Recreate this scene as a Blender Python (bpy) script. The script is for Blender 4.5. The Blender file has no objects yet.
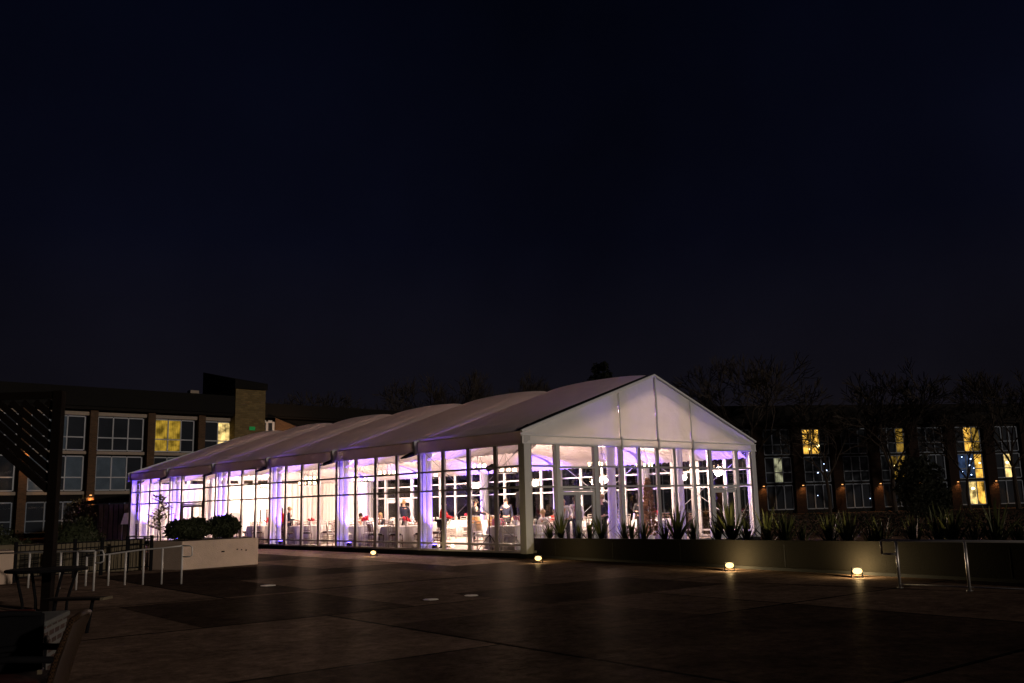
import bpy, bmesh, math, random
from mathutils import Vector, Matrix
random.seed(7)
S = bpy.context.scene
COL = S.collection
PI = math.pi
rad = math.radians

# ------------------------------------------------------------------ materials
def new_mat(name):
    m = bpy.data.materials.new(name); m.use_nodes = True
    nt = m.node_tree
    for n in list(nt.nodes): nt.nodes.remove(n)
    return m, nt, nt.nodes, nt.links
def out_of(nt, sock):
    o = nt.nodes.new('ShaderNodeOutputMaterial'); nt.links.new(sock, o.inputs['Surface'])
def rgb(c): return (c[0], c[1], c[2], 1)
def coords(nt, kind='Object', scale=(1, 1, 1), rotz=0):
    tc = nt.nodes.new('ShaderNodeTexCoord'); mp = nt.nodes.new('ShaderNodeMapping')
    mp.inputs['Scale'].default_value = scale; mp.inputs['Rotation'].default_value = (0, 0, rotz)
    nt.links.new(tc.outputs[kind], mp.inputs['Vector']); return mp.outputs['Vector']
def plain(name, col, rough=.6, metal=0, var=.25, scale=6, bump=.0, spec=.14, bscale=40):
    """Principled with slight noise variation in tone and optional bump."""
    m, nt, N, L = new_mat(name)
    b = N.new('ShaderNodeBsdfPrincipled'); b.inputs['Roughness'].default_value = rough
    b.inputs['Metallic'].default_value = metal; b.inputs['Specular IOR Level'].default_value = spec
    v = coords(nt)
    n = N.new('ShaderNodeTexNoise'); n.inputs['Scale'].default_value = scale; n.inputs['Detail'].default_value = 5
    L.new(v, n.inputs['Vector'])
    mx = N.new('ShaderNodeMix'); mx.data_type = 'RGBA'
    mx.inputs['A'].default_value = rgb([c*(1-var) for c in col]); mx.inputs['B'].default_value = rgb([min(1, c*(1+var)) for c in col])
    L.new(n.outputs['Fac'], mx.inputs['Factor']); L.new(mx.outputs['Result'], b.inputs['Base Color'])
    if bump:
        n2 = N.new('ShaderNodeTexNoise'); n2.inputs['Scale'].default_value = bscale; n2.inputs['Detail'].default_value = 4
        L.new(v, n2.inputs['Vector'])
        bp = N.new('ShaderNodeBump'); bp.inputs['Strength'].default_value = bump; bp.inputs['Distance'].default_value = .02
        L.new(n2.outputs['Fac'], bp.inputs['Height']); L.new(bp.outputs['Normal'], b.inputs['Normal'])
    out_of(nt, b.outputs['BSDF']); return m
def emis(name, col, strength, soft=None):
    m, nt, N, L = new_mat(name)
    e = N.new('ShaderNodeEmission'); e.inputs['Color'].default_value = rgb(col); e.inputs['Strength'].default_value = strength
    out_of(nt, e.outputs['Emission']); return m
def fabric(name, col, trans=.25, pleat=None, rough=.7, tint=None, bump=.3):
    """PVC / cloth: diffuse mixed with translucent; pleat=(axis scale vector)."""
    m, nt, N, L = new_mat(name)
    d = N.new('ShaderNodeBsdfPrincipled'); d.inputs['Base Color'].default_value = rgb(col); d.inputs['Roughness'].default_value = rough
    d.inputs['Specular IOR Level'].default_value = .3
    t = N.new('ShaderNodeBsdfTranslucent'); t.inputs['Color'].default_value = rgb(tint or col)
    mx = N.new('ShaderNodeMixShader'); mx.inputs['Fac'].default_value = trans
    L.new(d.outputs['BSDF'], mx.inputs[1]); L.new(t.outputs['BSDF'], mx.inputs[2])
    v = coords(nt, scale=pleat or (1, 1, 1))
    n = N.new('ShaderNodeTexNoise'); n.inputs['Scale'].default_value = 3 if pleat else 1.3; n.inputs['Detail'].default_value = 4
    n.inputs['Distortion'].default_value = .4
    L.new(v, n.inputs['Vector'])
    bp = N.new('ShaderNodeBump'); bp.inputs['Strength'].default_value = bump; bp.inputs['Distance'].default_value = .06
    L.new(n.outputs['Fac'], bp.inputs['Height'])
    L.new(bp.outputs['Normal'], d.inputs['Normal']); L.new(bp.outputs['Normal'], t.inputs['Normal'])
    # faint dirt / weave variation in tone
    n3 = N.new('ShaderNodeTexNoise'); n3.inputs['Scale'].default_value = 2.2; n3.inputs['Detail'].default_value = 6; L.new(coords(nt), n3.inputs['Vector'])
    c = N.new('ShaderNodeMix'); c.data_type = 'RGBA'
    c.inputs['A'].default_value = rgb([x*.8 for x in col]); c.inputs['B'].default_value = rgb(col)
    L.new(n3.outputs['Fac'], c.inputs['Factor']); L.new(c.outputs['Result'], d.inputs['Base Color'])
    out_of(nt, mx.outputs['Shader']); return m
def glass(name, tint=(1, 1, 1), refl=1.0, rough=.02):
    m, nt, N, L = new_mat(name)
    t = N.new('ShaderNodeBsdfTransparent'); t.inputs['Color'].default_value = rgb(tint)
    g = N.new('ShaderNodeBsdfGlossy'); g.inputs['Roughness'].default_value = rough; g.inputs['Color'].default_value = (refl, refl, refl, 1)
    lw_ = N.new('ShaderNodeLayerWeight'); lw_.inputs['Blend'].default_value = .5
    pw = N.new('ShaderNodeMath'); pw.operation = 'POWER'; pw.inputs[1].default_value = 5; L.new(lw_.outputs['Facing'], pw.inputs[0])
    f = N.new('ShaderNodeMath'); f.operation = 'MULTIPLY_ADD'; f.inputs[1].default_value = .85; f.inputs[2].default_value = .06; L.new(pw.outputs[0], f.inputs[0])
    mx = N.new('ShaderNodeMixShader'); L.new(f.outputs[0], mx.inputs['Fac'])
    L.new(t.outputs['BSDF'], mx.inputs[1]); L.new(g.outputs['BSDF'], mx.inputs[2])
    out_of(nt, mx.outputs['Shader']); return m
def brick(name, c1, c2, mortar, scale=1.0, bw=.22, bh=.075, msize=.012, kind='Object', rough=.85):
    m, nt, N, L = new_mat(name)
    b = N.new('ShaderNodeBsdfPrincipled'); b.inputs['Roughness'].default_value = rough; b.inputs['Specular IOR Level'].default_value = .08
    tc = N.new('ShaderNodeTexCoord'); sp = N.new('ShaderNodeSeparateXYZ'); L.new(tc.outputs[kind], sp.inputs[0])
    ad = N.new('ShaderNodeMath'); ad.operation = 'ADD'; L.new(sp.outputs['X'], ad.inputs[0]); L.new(sp.outputs['Y'], ad.inputs[1])
    cb = N.new('ShaderNodeCombineXYZ'); L.new(ad.outputs[0], cb.inputs['X']); L.new(sp.outputs['Z'], cb.inputs['Y'])
    t = N.new('ShaderNodeTexBrick'); t.inputs['Scale'].default_value = scale
    t.inputs['Color1'].default_value = rgb(c1); t.inputs['Color2'].default_value = rgb(c2); t.inputs['Mortar'].default_value = rgb(mortar)
    t.inputs['Brick Width'].default_value = bw; t.inputs['Row Height'].default_value = bh; t.inputs['Mortar Size'].default_value = msize
    t.inputs['Mortar Smooth'].default_value = .3
    L.new(cb.outputs[0], t.inputs['Vector']); L.new(t.outputs['Color'], b.inputs['Base Color'])
    bp = N.new('ShaderNodeBump'); bp.inputs['Strength'].default_value = .5; bp.inputs['Distance'].default_value = .01; bp.invert = True
    L.new(t.outputs['Fac'], bp.inputs['Height']); L.new(bp.outputs['Normal'], b.inputs['Normal'])
    out_of(nt, b.outputs['BSDF']); return m
def ground_mat(name):
    m, nt, N, L = new_mat(name)
    b = N.new('ShaderNodeBsdfPrincipled')
    v = coords(nt, scale=(1, 1, 1), rotz=rad(4))
    t = N.new('ShaderNodeTexBrick'); t.offset = 0; t.inputs['Scale'].default_value = 1
    t.inputs['Brick Width'].default_value = 5.2; t.inputs['Row Height'].default_value = 4.1; t.inputs['Mortar Size'].default_value = .04
    t.inputs['Color1'].default_value = rgb((.017, .0112, .0085)); t.inputs['Color2'].default_value = rgb((.082, .055, .041)); t.inputs['Mortar'].default_value = rgb((.007, .006, .005))
    t.inputs['Mortar Smooth'].default_value = .4
    L.new(v, t.inputs['Vector'])
    n = N.new('ShaderNodeTexNoise'); n.inputs['Scale'].default_value = .8; n.inputs['Detail'].default_value = 12; n.inputs['Roughness'].default_value = .78
    L.new(v, n.inputs['Vector'])
    r = N.new('ShaderNodeMapRange'); r.inputs['From Min'].default_value = .3; r.inputs['From Max'].default_value = .7
    r.inputs['To Min'].default_value = .35; r.inputs['To Max'].default_value = 1.4; L.new(n.outputs['Fac'], r.inputs['Value'])
    n2 = N.new('ShaderNodeTexNoise'); n2.inputs['Scale'].default_value = 5; n2.inputs['Detail'].default_value = 10; n2.inputs['Roughness'].default_value = .85
    L.new(v, n2.inputs['Vector'])
    r2 = N.new('ShaderNodeMapRange'); r2.inputs['From Min'].default_value = .3; r2.inputs['From Max'].default_value = .7
    r2.inputs['To Min'].default_value = .3; r2.inputs['To Max'].default_value = 1.7; L.new(n2.outputs['Fac'], r2.inputs['Value'])
    mu = N.new('ShaderNodeMath'); mu.operation = 'MULTIPLY'; L.new(r.outputs[0], mu.inputs[0]); L.new(r2.outputs[0], mu.inputs[1])
    vm = N.new('ShaderNodeVectorMath'); vm.operation = 'SCALE'; L.new(t.outputs['Color'], vm.inputs[0]); L.new(mu.outputs[0], vm.inputs['Scale'])
    L.new(vm.outputs[0], b.inputs['Base Color'])
    rr = N.new('ShaderNodeMapRange'); rr.inputs['From Min'].default_value = .35; rr.inputs['From Max'].default_value = .65
    rr.inputs['To Min'].default_value = .6; rr.inputs['To Max'].default_value = .85; L.new(n.outputs['Fac'], rr.inputs['Value'])
    L.new(rr.outputs[0], b.inputs['Roughness']); b.inputs['Specular IOR Level'].default_value = .02
    n4 = N.new('ShaderNodeTexNoise'); n4.inputs['Scale'].default_value = 9; n4.inputs['Detail'].default_value = 5; L.new(v, n4.inputs['Vector'])
    bp = N.new('ShaderNodeBump'); bp.inputs['Strength'].default_value = .6; bp.inputs['Distance'].default_value = .01
    L.new(n4.outputs['Fac'], bp.inputs['Height'])
    bp2 = N.new('ShaderNodeBump'); bp2.inputs['Strength'].default_value = .35; bp2.inputs['Distance'].default_value = .02; bp2.invert = True
    L.new(t.outputs['Fac'], bp2.inputs['Height']); L.new(bp.outputs['Normal'], bp2.inputs['Normal'])
    df = N.new('ShaderNodeBsdfDiffuse'); df.inputs['Roughness'].default_value = .8
    L.new(vm.outputs[0], df.inputs['Color']); L.new(bp2.outputs['Normal'], df.inputs['Normal'])
    gl = N.new('ShaderNodeBsdfGlossy'); gl.inputs['Roughness'].default_value = .42; gl.inputs['Color'].default_value = (.9, .8, .7, 1)
    L.new(bp2.outputs['Normal'], gl.inputs['Normal'])
    gm = N.new('ShaderNodeMapRange'); gm.inputs['From Min'].default_value = .35; gm.inputs['From Max'].default_value = .7
    gm.inputs['To Min'].default_value = .002; gm.inputs['To Max'].default_value = .016; L.new(n2.outputs['Fac'], gm.inputs['Value'])
    ms = N.new('ShaderNodeMixShader'); L.new(gm.outputs[0], ms.inputs['Fac']); L.new(df.outputs[0], ms.inputs[1]); L.new(gl.outputs[0], ms.inputs[2])
    out_of(nt, ms.outputs[0]); return m
def curtain_lit(name, base, strength, dark=.25, blobs=True, scale=9, lamp=(1, .85, .5), lampat=(0, 0)):
    """a lit room seen through its window: warm curtains with folds; light is the room's own"""
    m, nt, N, L = new_mat(name)
    e = N.new('ShaderNodeEmission')
    tc = N.new('ShaderNodeTexCoord')
    w = N.new('ShaderNodeTexWave'); w.inputs['Scale'].default_value = 2.2; w.inputs['Distortion'].default_value = 3; w.inputs['Detail'].default_value = 3
    L.new(tc.outputs['Object'], w.inputs['Vector'])
    n = N.new('ShaderNodeTexNoise'); n.inputs['Scale'].default_value = 1.6; n.inputs['Detail'].default_value = 4; L.new(tc.outputs['Object'], n.inputs['Vector'])
    r = N.new('ShaderNodeMapRange'); r.inputs['From Min'].default_value = .35; r.inputs['From Max'].default_value = .62
    r.inputs['To Min'].default_value = dark; r.inputs['To Max'].default_value = 1.3; L.new(n.outputs['Fac'], r.inputs['Value'])
    mu = N.new('ShaderNodeMath'); mu.operation = 'MULTIPLY_ADD'; L.new(w.outputs['Fac'], mu.inputs[0]); mu.inputs[1].default_value = .35; mu.inputs[2].default_value = .75
    m2 = N.new('ShaderNodeMath'); m2.operation = 'MULTIPLY'; L.new(mu.outputs[0], m2.inputs[0]); L.new(r.outputs[0], m2.inputs[1])
    m3 = N.new('ShaderNodeMath'); m3.operation = 'MULTIPLY'; L.new(m2.outputs[0], m3.inputs[0]); m3.inputs[1].default_value = strength
    e.inputs['Color'].default_value = rgb(base); L.new(m3.outputs[0], e.inputs['Strength'])
    out_of(nt, e.outputs['Emission']); return m

M = {}
M['ground'] = ground_mat('concrete_slabs')
M['alu'] = plain('aluminium_frame', (.42, .41, .42), .45, .6, .1)
M['alu_white'] = plain('white_coated_frame', (.45, .46, .48), .45, 0, .06)
M['glass'] = glass('clear_glazing')
M['roof'] = fabric('roof_membrane', (.80, .71, .70), .09, bump=.35, tint=(.66, .50, .46))
M['valance'] = fabric('valance_membrane', (.78, .68, .66), .11, bump=.3)
M['gable'] = fabric('gable_membrane', (.72, .73, .76), .11, bump=.5, tint=(.85, .80, .68))
M['seam'] = plain('seam_strip', (.62, .64, .68), .5, 0, .1)
M['liner'] = fabric('ceiling_liner', (.86, .8, .8), .35, pleat=(.6, 5, .6), bump=.9)
M['drape'] = fabric('white_drape', (.85, .82, .78), .3, pleat=(4, 4, .12), bump=.8)
M['colwrap'] = fabric('column_sleeve', (.88, .87, .92), .45, pleat=(5, 5, .1), bump=.4)
M['cloth'] = fabric('table_linen', (.82, .8, .78), .15, pleat=(4, 4, .3), bump=.5)
M['floor'] = plain('tent_flooring', (.55, .47, .42), .45, 0, .12, 2)
M['skirt'] = plain('black_skirting', (.012, .012, .013), .7)
M['black'] = plain('black_metal', (.007, .007, .008), .8, 0, .2, spec=.04)
M['blackmatte'] = plain('black_plastic', (.015, .015, .016), .6)
M['steel'] = plain('galvanised_steel', (.55, .53, .5), .38, .75, .12)
M['railpaint'] = plain('pale_rail_paint', (.55, .53, .5), .45, .2, .12)
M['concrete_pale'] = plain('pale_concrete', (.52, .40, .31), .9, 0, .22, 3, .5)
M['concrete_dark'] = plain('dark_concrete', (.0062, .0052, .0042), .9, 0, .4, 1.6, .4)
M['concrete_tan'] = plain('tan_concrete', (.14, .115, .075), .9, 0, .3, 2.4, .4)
M['louvre'] = plain('louvre_metal', (.02, .018, .014), .7)
M['brick'] = brick('brown_brick', (.085, .046, .024), (.05, .028, .016), (.07, .055, .04))
M['brick_shaded'] = brick('shaded_brick', (.016, .008, .005), (.010, .006, .004), (.013, .009, .007))  # pier brick with the right hotel's shade mixed into its colour
M['brick_tan'] = brick('tan_brick', (.16, .115, .05), (.10, .07, .03), (.11, .09, .05), bw=.4, bh=.16, msize=.02)
M['brick_whitemortar'] = brick('brick_white_mortar', (.06, .032, .025), (.03, .018, .015), (.12, .125, .12), bw=.22, bh=.075, msize=.02)
M['bark'] = plain('bark', (.035, .028, .022), .9, 0, .3, 8, .5)
M['shadeclad'] = plain('shade_dark_timber_cladding', (.006, .005, .004), .85, 0, .3, 3, .2)  # dark timber, taken near black to put the right hotel's shade into its colour
M['roofdark'] = plain('dark_shingle', (.006, .0055, .005), .9, 0, .3, 5, .3)
M['winframe'] = plain('white_window_frame', (.30, .32, .35), .5, 0, .1)
M['winframe_shaded'] = plain('shaded_window_frame', (.13, .16, .2), .5, 0, .7, .35)  # darker copy of the window frame, shade put into its colour
M['band'] = plain('sill_band', (.24, .20, .16), .7, 0, .2)
M['room_dark'] = plain('dark_room', (.02, .022, .027), .6, 0, .6, .8)
M['room_grey'] = plain('closed_grey_curtain', (.13, .16, .19), .8, 0, .5, 1.1)
M['winglass'] = glass('window_glass', (.75, .8, .85), .5, .03)
M['leafdark'] = plain('dark_leaf', (.028, .034, .016), .7, 0, .45, 2)
M['leafhedge'] = plain('hedge_leaf', (.009, .011, .006), .75, 0, .5, 2)
M['leafyucca'] = plain('yucca_leaf', (.060, .070, .024), .5, 0, .5, 3)
M['leafpale'] = plain('pale_leaf', (.22, .19, .11), .6, 0, .4, 3)
M['timberdark'] = plain('dark_stained_timber', (.007, .005, .004), .9, 0, .35, 4, spec=.03)
M['timberwall'] = plain('weathered_timber', (.07, .05, .045), .8, 0, .35, 4)
M['wicker'] = None
M['red_fabric'] = plain('red_cushion_fabric', (.045, .007, .004), .9, 0, .25, 6, .2)
M['chairwhite'] = plain('chair_paint', (.62, .56, .50), .4, 0, .1)
M['chairdark'] = plain('mahogany_chair_paint', (.09, .05, .04), .4, 0, .2)
M['skin'] = plain('skin', (.55, .33, .24), .55, 0, .08)
M['hairdark'] = plain('dark_hair', (.02, .014, .010), .6)
M['hairfair'] = plain('fair_hair', (.35, .24, .12), .6)
M['red'] = plain('red_cloth', (.55, .03, .03), .7)
M['white'] = plain('white_cloth', (.8, .78, .75), .7)
M['navy'] = plain('navy_cloth', (.015, .018, .035), .7)
M['charcoal'] = plain('charcoal_cloth', (.02, .02, .022), .7)
M['rose'] = plain('rose_cloth', (.5, .16, .2), .7)
M['tanbox'] = plain('tan_wood', (.45, .26, .11), .5)
M['petal'] = plain('red_petals', (.55, .03, .05), .6, 0, .3, 20)
M['petalpink'] = plain('pink_petals', (.7, .35, .38), .6, 0, .3, 20)
M['floralgreen'] = plain('floral_leaf', (.06, .10, .03), .6, 0, .3, 20)
M['twigtan'] = plain('tan_dried_florals', (.24, .15, .09), .7, 0, .5, 9)
M['gold'] = plain('gold_metal', (.6, .4, .15), .3, .9, .1)
M['ceramic'] = plain('white_ceramic', (.8, .8, .78), .3)
M['whitepaint'] = plain('worn_white_plate', (.62, .58, .52), .6, 0, .2)
M['bulb'] = emis('chandelier_bulb', (1, .74, .42), 18)
M['lens'] = emis('floodlight_lens', (1, .66, .24), 3)
M['sconce'] = emis('sconce_lens', (1, .45, .14), 2)
M['bluelens'] = emis('blue_uplight_lens', (.12, .07, 1), 40)
M['greensign'] = emis('green_sign_light', (.05, .5, .12), .22)
M['redsign'] = emis('red_exit_sign', (1, .05, .03), 1.6)
M['candle'] = emis('candle_flame', (1, .6, .25), 20)
M['sparkle'] = emis('cool_string_lamp', (.55, .68, 1), 7)
M['lampwarm'] = emis('warm_room_lamp', (1, .78, .35), 4.5)
M['lit_yellow'] = curtain_lit('yellow_lit_curtain', (1, .58, .06), .5, .3)
M['lit_amber'] = curtain_lit('amber_lit_curtain', (1, .50, .07), 1.7, .08)
M['lit_cream'] = curtain_lit('cream_lit_room', (1, .66, .22), 1.9, .12)
M['lit_pale'] = curtain_lit('pale_lit_room', (.85, .78, .45), .5, .12)
M['lit_dim'] = curtain_lit('dim_lit_room', (1, .55, .08), .34, .02)
M['lit_blue'] = curtain_lit('screen_lit_room', (.12, .2, .42), .28, .0)
# woven wicker with holes-like weave pattern
m, nt, N, L = new_mat('woven_wicker')
b = N.new('ShaderNodeBsdfPrincipled'); b.inputs['Roughness'].default_value = .8; b.inputs['Specular IOR Level'].default_value = .05
ck = N.new('ShaderNodeTexChecker'); ck.inputs['Scale'].default_value = 85
ck.inputs['Color1'].default_value = rgb((.055, .03, .016)); ck.inputs['Color2'].default_value = rgb((.014, .009, .005))
L.new(coords(nt), ck.inputs['Vector']); L.new(ck.outputs['Color'], b.inputs['Base Color'])
bp = N.new('ShaderNodeBump'); bp.inputs['Strength'].default_value = .6; bp.inputs['Distance'].default_value = .004
L.new(ck.outputs['Fac'], bp.inputs['Height']); L.new(bp.outputs['Normal'], b.inputs['Normal'])
out_of(nt, b.outputs['BSDF']); M['wicker'] = m

# ------------------------------------------------------------------ mesh builder
class MB:
    def __init__(s): s.v = []; s.f = []; s.mi = []; s.cur = 0
    def quad(s, a, b, c, d):
        n = len(s.v); s.v += [tuple(a), tuple(b), tuple(c), tuple(d)]; s.f.append((n, n+1, n+2, n+3)); s.mi.append(s.cur); return s
    def tri(s, a, b, c):
        n = len(s.v); s.v += [tuple(a), tuple(b), tuple(c)]; s.f.append((n, n+1, n+2)); s.mi.append(s.cur); return s
    def hexa(s, p):
        """8 corners: bottom 4 (ccw), top 4"""
        n = len(s.v); s.v += [tuple(q) for q in p]
        for f in ((3, 2, 1, 0), (4, 5, 6, 7), (0, 1, 5, 4), (1, 2, 6, 5), (2, 3, 7, 6), (3, 0, 4, 7)):
            s.f.append(tuple(n+i for i in f)); s.mi.append(s.cur)
        return s
    def box(s, x0, x1, y0, y1, z0, z1):
        return s.hexa([(x0, y0, z0), (x1, y0, z0), (x1, y1, z0), (x0, y1, z0), (x0, y0, z1), (x1, y0, z1), (x1, y1, z1), (x0, y1, z1)])
    def bar(s, a, b, w, h=None, up=(0, 0, 1)):
        """rectangular bar from a to b"""
        h = h or w; a = Vector(a); b = Vector(b); d = (b-a).normalized(); u = Vector(up)
        if abs(d.dot(u)) > .99: u = Vector((0, 1, 0))
        r = d.cross(u).normalized()*w/2; t = r.cross(d).normalized()*h/2
        return s.hexa([a-r-t, a+r-t, b+r-t, b-r-t, a-r+t, a+r+t, b+r+t, b-r+t])
    def tube(s, pts, rs, n=8, cap=True):
        pts = [Vector(p) for p in pts]
        if not isinstance(rs, (list, tuple)): rs = [rs]*len(pts)
        base = len(s.v); prev = None
        for i, p in enumerate(pts):
            d = (pts[min(i+1, len(pts)-1)]-pts[max(i-1, 0)])
            d = d.normalized() if d.length > 1e-9 else Vector((0, 0, 1))
            if prev is None:
                u = Vector((0, 0, 1)) if abs(d.z) < .9 else Vector((1, 0, 0)); x = d.cross(u).normalized()
            else:
                x = (prev-d*prev.dot(d)).normalized()
            prev = x; y = d.cross(x)
            for k in range(n):
                a = 2*PI*k/n; s.v.append(tuple(p+(x*math.cos(a)+y*math.sin(a))*rs[i]))
        for i in range(len(pts)-1):
            for k in range(n):
                k2 = (k+1) % n
                s.f.append((base+i*n+k, base+i*n+k2, base+(i+1)*n+k2, base+(i+1)*n+k)); s.mi.append(s.cur)
        if cap and n > 2:
            s.f.append(tuple(base+k for k in reversed(range(n)))); s.mi.append(s.cur)
            s.f.append(tuple(base+(len(pts)-1)*n+k for k in range(n))); s.mi.append(s.cur)
        return s
    def lathe(s, prof, c=(0, 0, 0), n=16, wob=None):
        base = len(s.v)
        for j, (r, z) in enumerate(prof):
            for k in range(n):
                a = 2*PI*k/n; rr = r*(1+(wob(j, a) if wob else 0))
                s.v.append((c[0]+rr*math.cos(a), c[1]+rr*math.sin(a), c[2]+z))
        for j in range(len(prof)-1):
            for k in range(n):
                k2 = (k+1) % n
                s.f.append((base+j*n+k, base+j*n+k2, base+(j+1)*n+k2, base+(j+1)*n+k)); s.mi.append(s.cur)
        s.f.append(tuple(base+k for k in reversed(range(n)))); s.mi.append(s.cur)
        s.f.append(tuple(base+(len(prof)-1)*n+k for k in range(n))); s.mi.append(s.cur)
        return s
    def ball(s, c, r, n=10, sq=(1, 1, 1)):
        prof = [(max(.001, math.sin(PI*j/n))*r, -math.cos(PI*j/n)*r) for j in range(n+1)]
        base = len(s.v); s.lathe(prof, (0, 0, 0), n)
        for i in range(base, len(s.v)):
            x, y, z = s.v[i]; s.v[i] = (c[0]+x*sq[0], c[1]+y*sq[1], c[2]+z*sq[2])
        return s
    def grid(s, fn, nu, nv):
        base = len(s.v)
        for i in range(nu+1):
            for j in range(nv+1): s.v.append(tuple(fn(i/nu, j/nv)))
        for i in range(nu):
            for j in range(nv):
                a = base+i*(nv+1)+j; s.f.append((a, a+nv+1, a+nv+2, a+1)); s.mi.append(s.cur)
        return s
    def build(s, name, mat, parent=None, smooth=False, loc=None, bevel=0):
        me = bpy.data.meshes.new(name); me.from_pydata(s.v, [], s.f); me.update()
        mats = mat if isinstance(mat, (list, tuple)) else [mat]
        for q in mats: me.materials.append(q)
        if len(mats) > 1: me.polygons.foreach_set('material_index', s.mi)
        if smooth: me.polygons.foreach_set('use_smooth', [True]*len(me.polygons))
        o = bpy.data.objects.new(name, me); COL.objects.link(o)
        if parent: o.parent = parent
        if loc: o.location = loc
        if bevel:
            md = o.modifiers.new('bevel', 'BEVEL'); md.width = bevel; md.segments = 2; md.limit_method = 'ANGLE'
        return o
def tag(o, label, cat, group=None, kind=None):
    if label: o['label'] = label
    if cat: o['category'] = cat
    if group: o['group'] = group
    if kind: o['kind'] = kind
    return o
def thing(name, label, cat, loc=(0, 0, 0), rz=0, group=None):
    o = bpy.data.objects.new(name, None); COL.objects.link(o); o.location = loc; o.rotation_euler = (0, 0, rz)
    o.empty_display_size = .2
    return tag(o, label, cat, group)
def copy_tree(o, parent=None):
    c = o.copy(); COL.objects.link(c)
    if parent: c.parent = parent
    for ch in list(o.children): copy_tree(ch, c)
    return c
def place(o, loc, rz=0, label=None, group=None, first=False, scale=None):
    c = o if first else copy_tree(o)
    c.location = loc; c.rotation_euler = (0, 0, rz)
    if scale: c.scale = (scale,)*3 if not isinstance(scale, tuple) else scale
    if label: c['label'] = label
    if group: c['group'] = group
    return c
def lamp(name, kind, loc, energy, col, parent=None, aim=None, **kw):
    l = bpy.data.lights.new(name, kind); l.energy = energy; l.color = col
    for k, v in kw.items(): setattr(l, k, v)
    o = bpy.data.objects.new(name, l); COL.objects.link(o); o.location = loc
    if aim: o.rotation_euler = (Vector(aim)-Vector(loc)).to_track_quat('-Z', 'Y').to_euler()
    if parent: o.parent = parent
    return o

# ------------------------------------------------------------------ world, sun, camera
w = bpy.data.worlds.new('World'); S.world = w; w.use_nodes = True
nt = w.node_tree; N = nt.nodes; L = nt.links
for n in list(N): N.remove(n)
tc = N.new('ShaderNodeTexCoord'); sp = N.new('ShaderNodeSeparateXYZ'); L.new(tc.outputs['Generated'], sp.inputs[0])
cr = N.new('ShaderNodeValToRGB'); e = cr.color_ramp.elements
e[0].position = 0.0; e[0].color = (.0100, .0080, .0092, 1)
e[1].position = .55; e[1].color = (.0008, .0013, .0046, 1)
x = cr.color_ramp.elements.new(.12); x.color = (.0050, .0045, .0074, 1)
x = cr.color_ramp.elements.new(.28); x.color = (.0020, .0023, .0064, 1)
nz = N.new('ShaderNodeTexNoise'); nz.inputs['Scale'].default_value = 2.2; nz.inputs['Detail'].default_value = 5; L.new(tc.outputs['Generated'], nz.inputs['Vector'])
mr = N.new('ShaderNodeMapRange'); mr.inputs['From Min'].default_value = .3; mr.inputs['From Max'].default_value = .7; mr.inputs['To Min'].default_value = .62; mr.inputs['To Max'].default_value = 1.4; L.new(nz.outputs['Fac'], mr.inputs['Value'])
L.new(sp.outputs['Z'], cr.inputs['Fac'])
bg = N.new('ShaderNodeBackground'); L.new(cr.outputs['Color'], bg.inputs['Color']); L.new(mr.outputs[0], bg.inputs['Strength'])
wo = N.new('ShaderNodeOutputWorld'); L.new(bg.outputs[0], wo.inputs['Surface'])

sun = bpy.data.lights.new('sun', 'SUN'); sun.energy = .85; sun.angle = rad(1.5); sun.color = (1, .83, .70)
so = bpy.data.objects.new('sun', sun); COL.objects.link(so)
SL = Vector((.12, -.94, .20)).normalized()
so.rotation_euler = (-SL).to_track_quat('-Z', 'Y').to_euler()

cam = bpy.data.cameras.new('camera'); co = bpy.data.objects.new('camera', cam); COL.objects.link(co); S.camera = co
f, yaw, pitch, roll = 924.746, .828155, .174033, -.0251285
cam.sensor_width = 36; cam.lens = 36*f/1024; cam.clip_end = 1500; cam.clip_start = .1
fw = Vector((math.cos(pitch)*math.cos(yaw), math.cos(pitch)*math.sin(yaw), math.sin(pitch)))
r = Vector((math.sin(yaw), -math.cos(yaw), 0)); u = r.cross(fw)
r2 = r*math.cos(roll)+u*math.sin(roll); u2 = -r*math.sin(roll)+u*math.cos(roll)
mt = Matrix((r2, u2, -fw)).transposed().to_4x4(); mt.translation = (-18.2278551, -19.4562157, 1.50803904)
co.matrix_world = mt
S.render.resolution_x = 1024; S.render.resolution_y = 683
S.view_settings.view_transform = 'Standard'; S.view_settings.look = 'None'; S.view_settings.exposure = 0; S.view_settings.gamma = 1
S.cycles.use_denoising = True
S.cycles.max_bounces = 8; S.cycles.transparent_max_bounces = 24; S.cycles.transmission_bounces = 4
S.cycles.diffuse_bounces = 3; S.cycles.glossy_bounces = 3
S.cycles.sample_clamp_indirect = 4; S.cycles.caustics_reflective = False; S.cycles.caustics_refractive = False

# ------------------------------------------------------------------ ground
g = MB().quad((-300, -300, 0), (400, -300, 0), (400, 400, 0), (-300, 400, 0)).build('ground', M['ground'])
tag(g, None, None, kind='structure')

# ------------------------------------------------------------------ marquee
W, LEN, BAY, H0, HE, HR, RX = 11.56, 30., 5., 3.24, 3.57, 5.60, 5.98
FZ = .10
tent = thing('marquee', 'long glass-walled event marquee glowing white and violet under a pale peaked roof', 'marquee')
MB().box(.02, W-.02, .02, LEN-.02, .02, FZ).build('floor_deck', M['floor'], tent)
sk = MB()
for (a, b, c, d) in ((-.05, .02, -.05, LEN+.05), (W-.02, W+.05, -.05, LEN+.05), (.021, W-.021, -.05, .02), (.021, W-.021, LEN-.02, LEN+.05)): sk.box(a, b, c, d, 0, .13)
sk.build('base_skirting', M['skirt'], tent)

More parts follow.
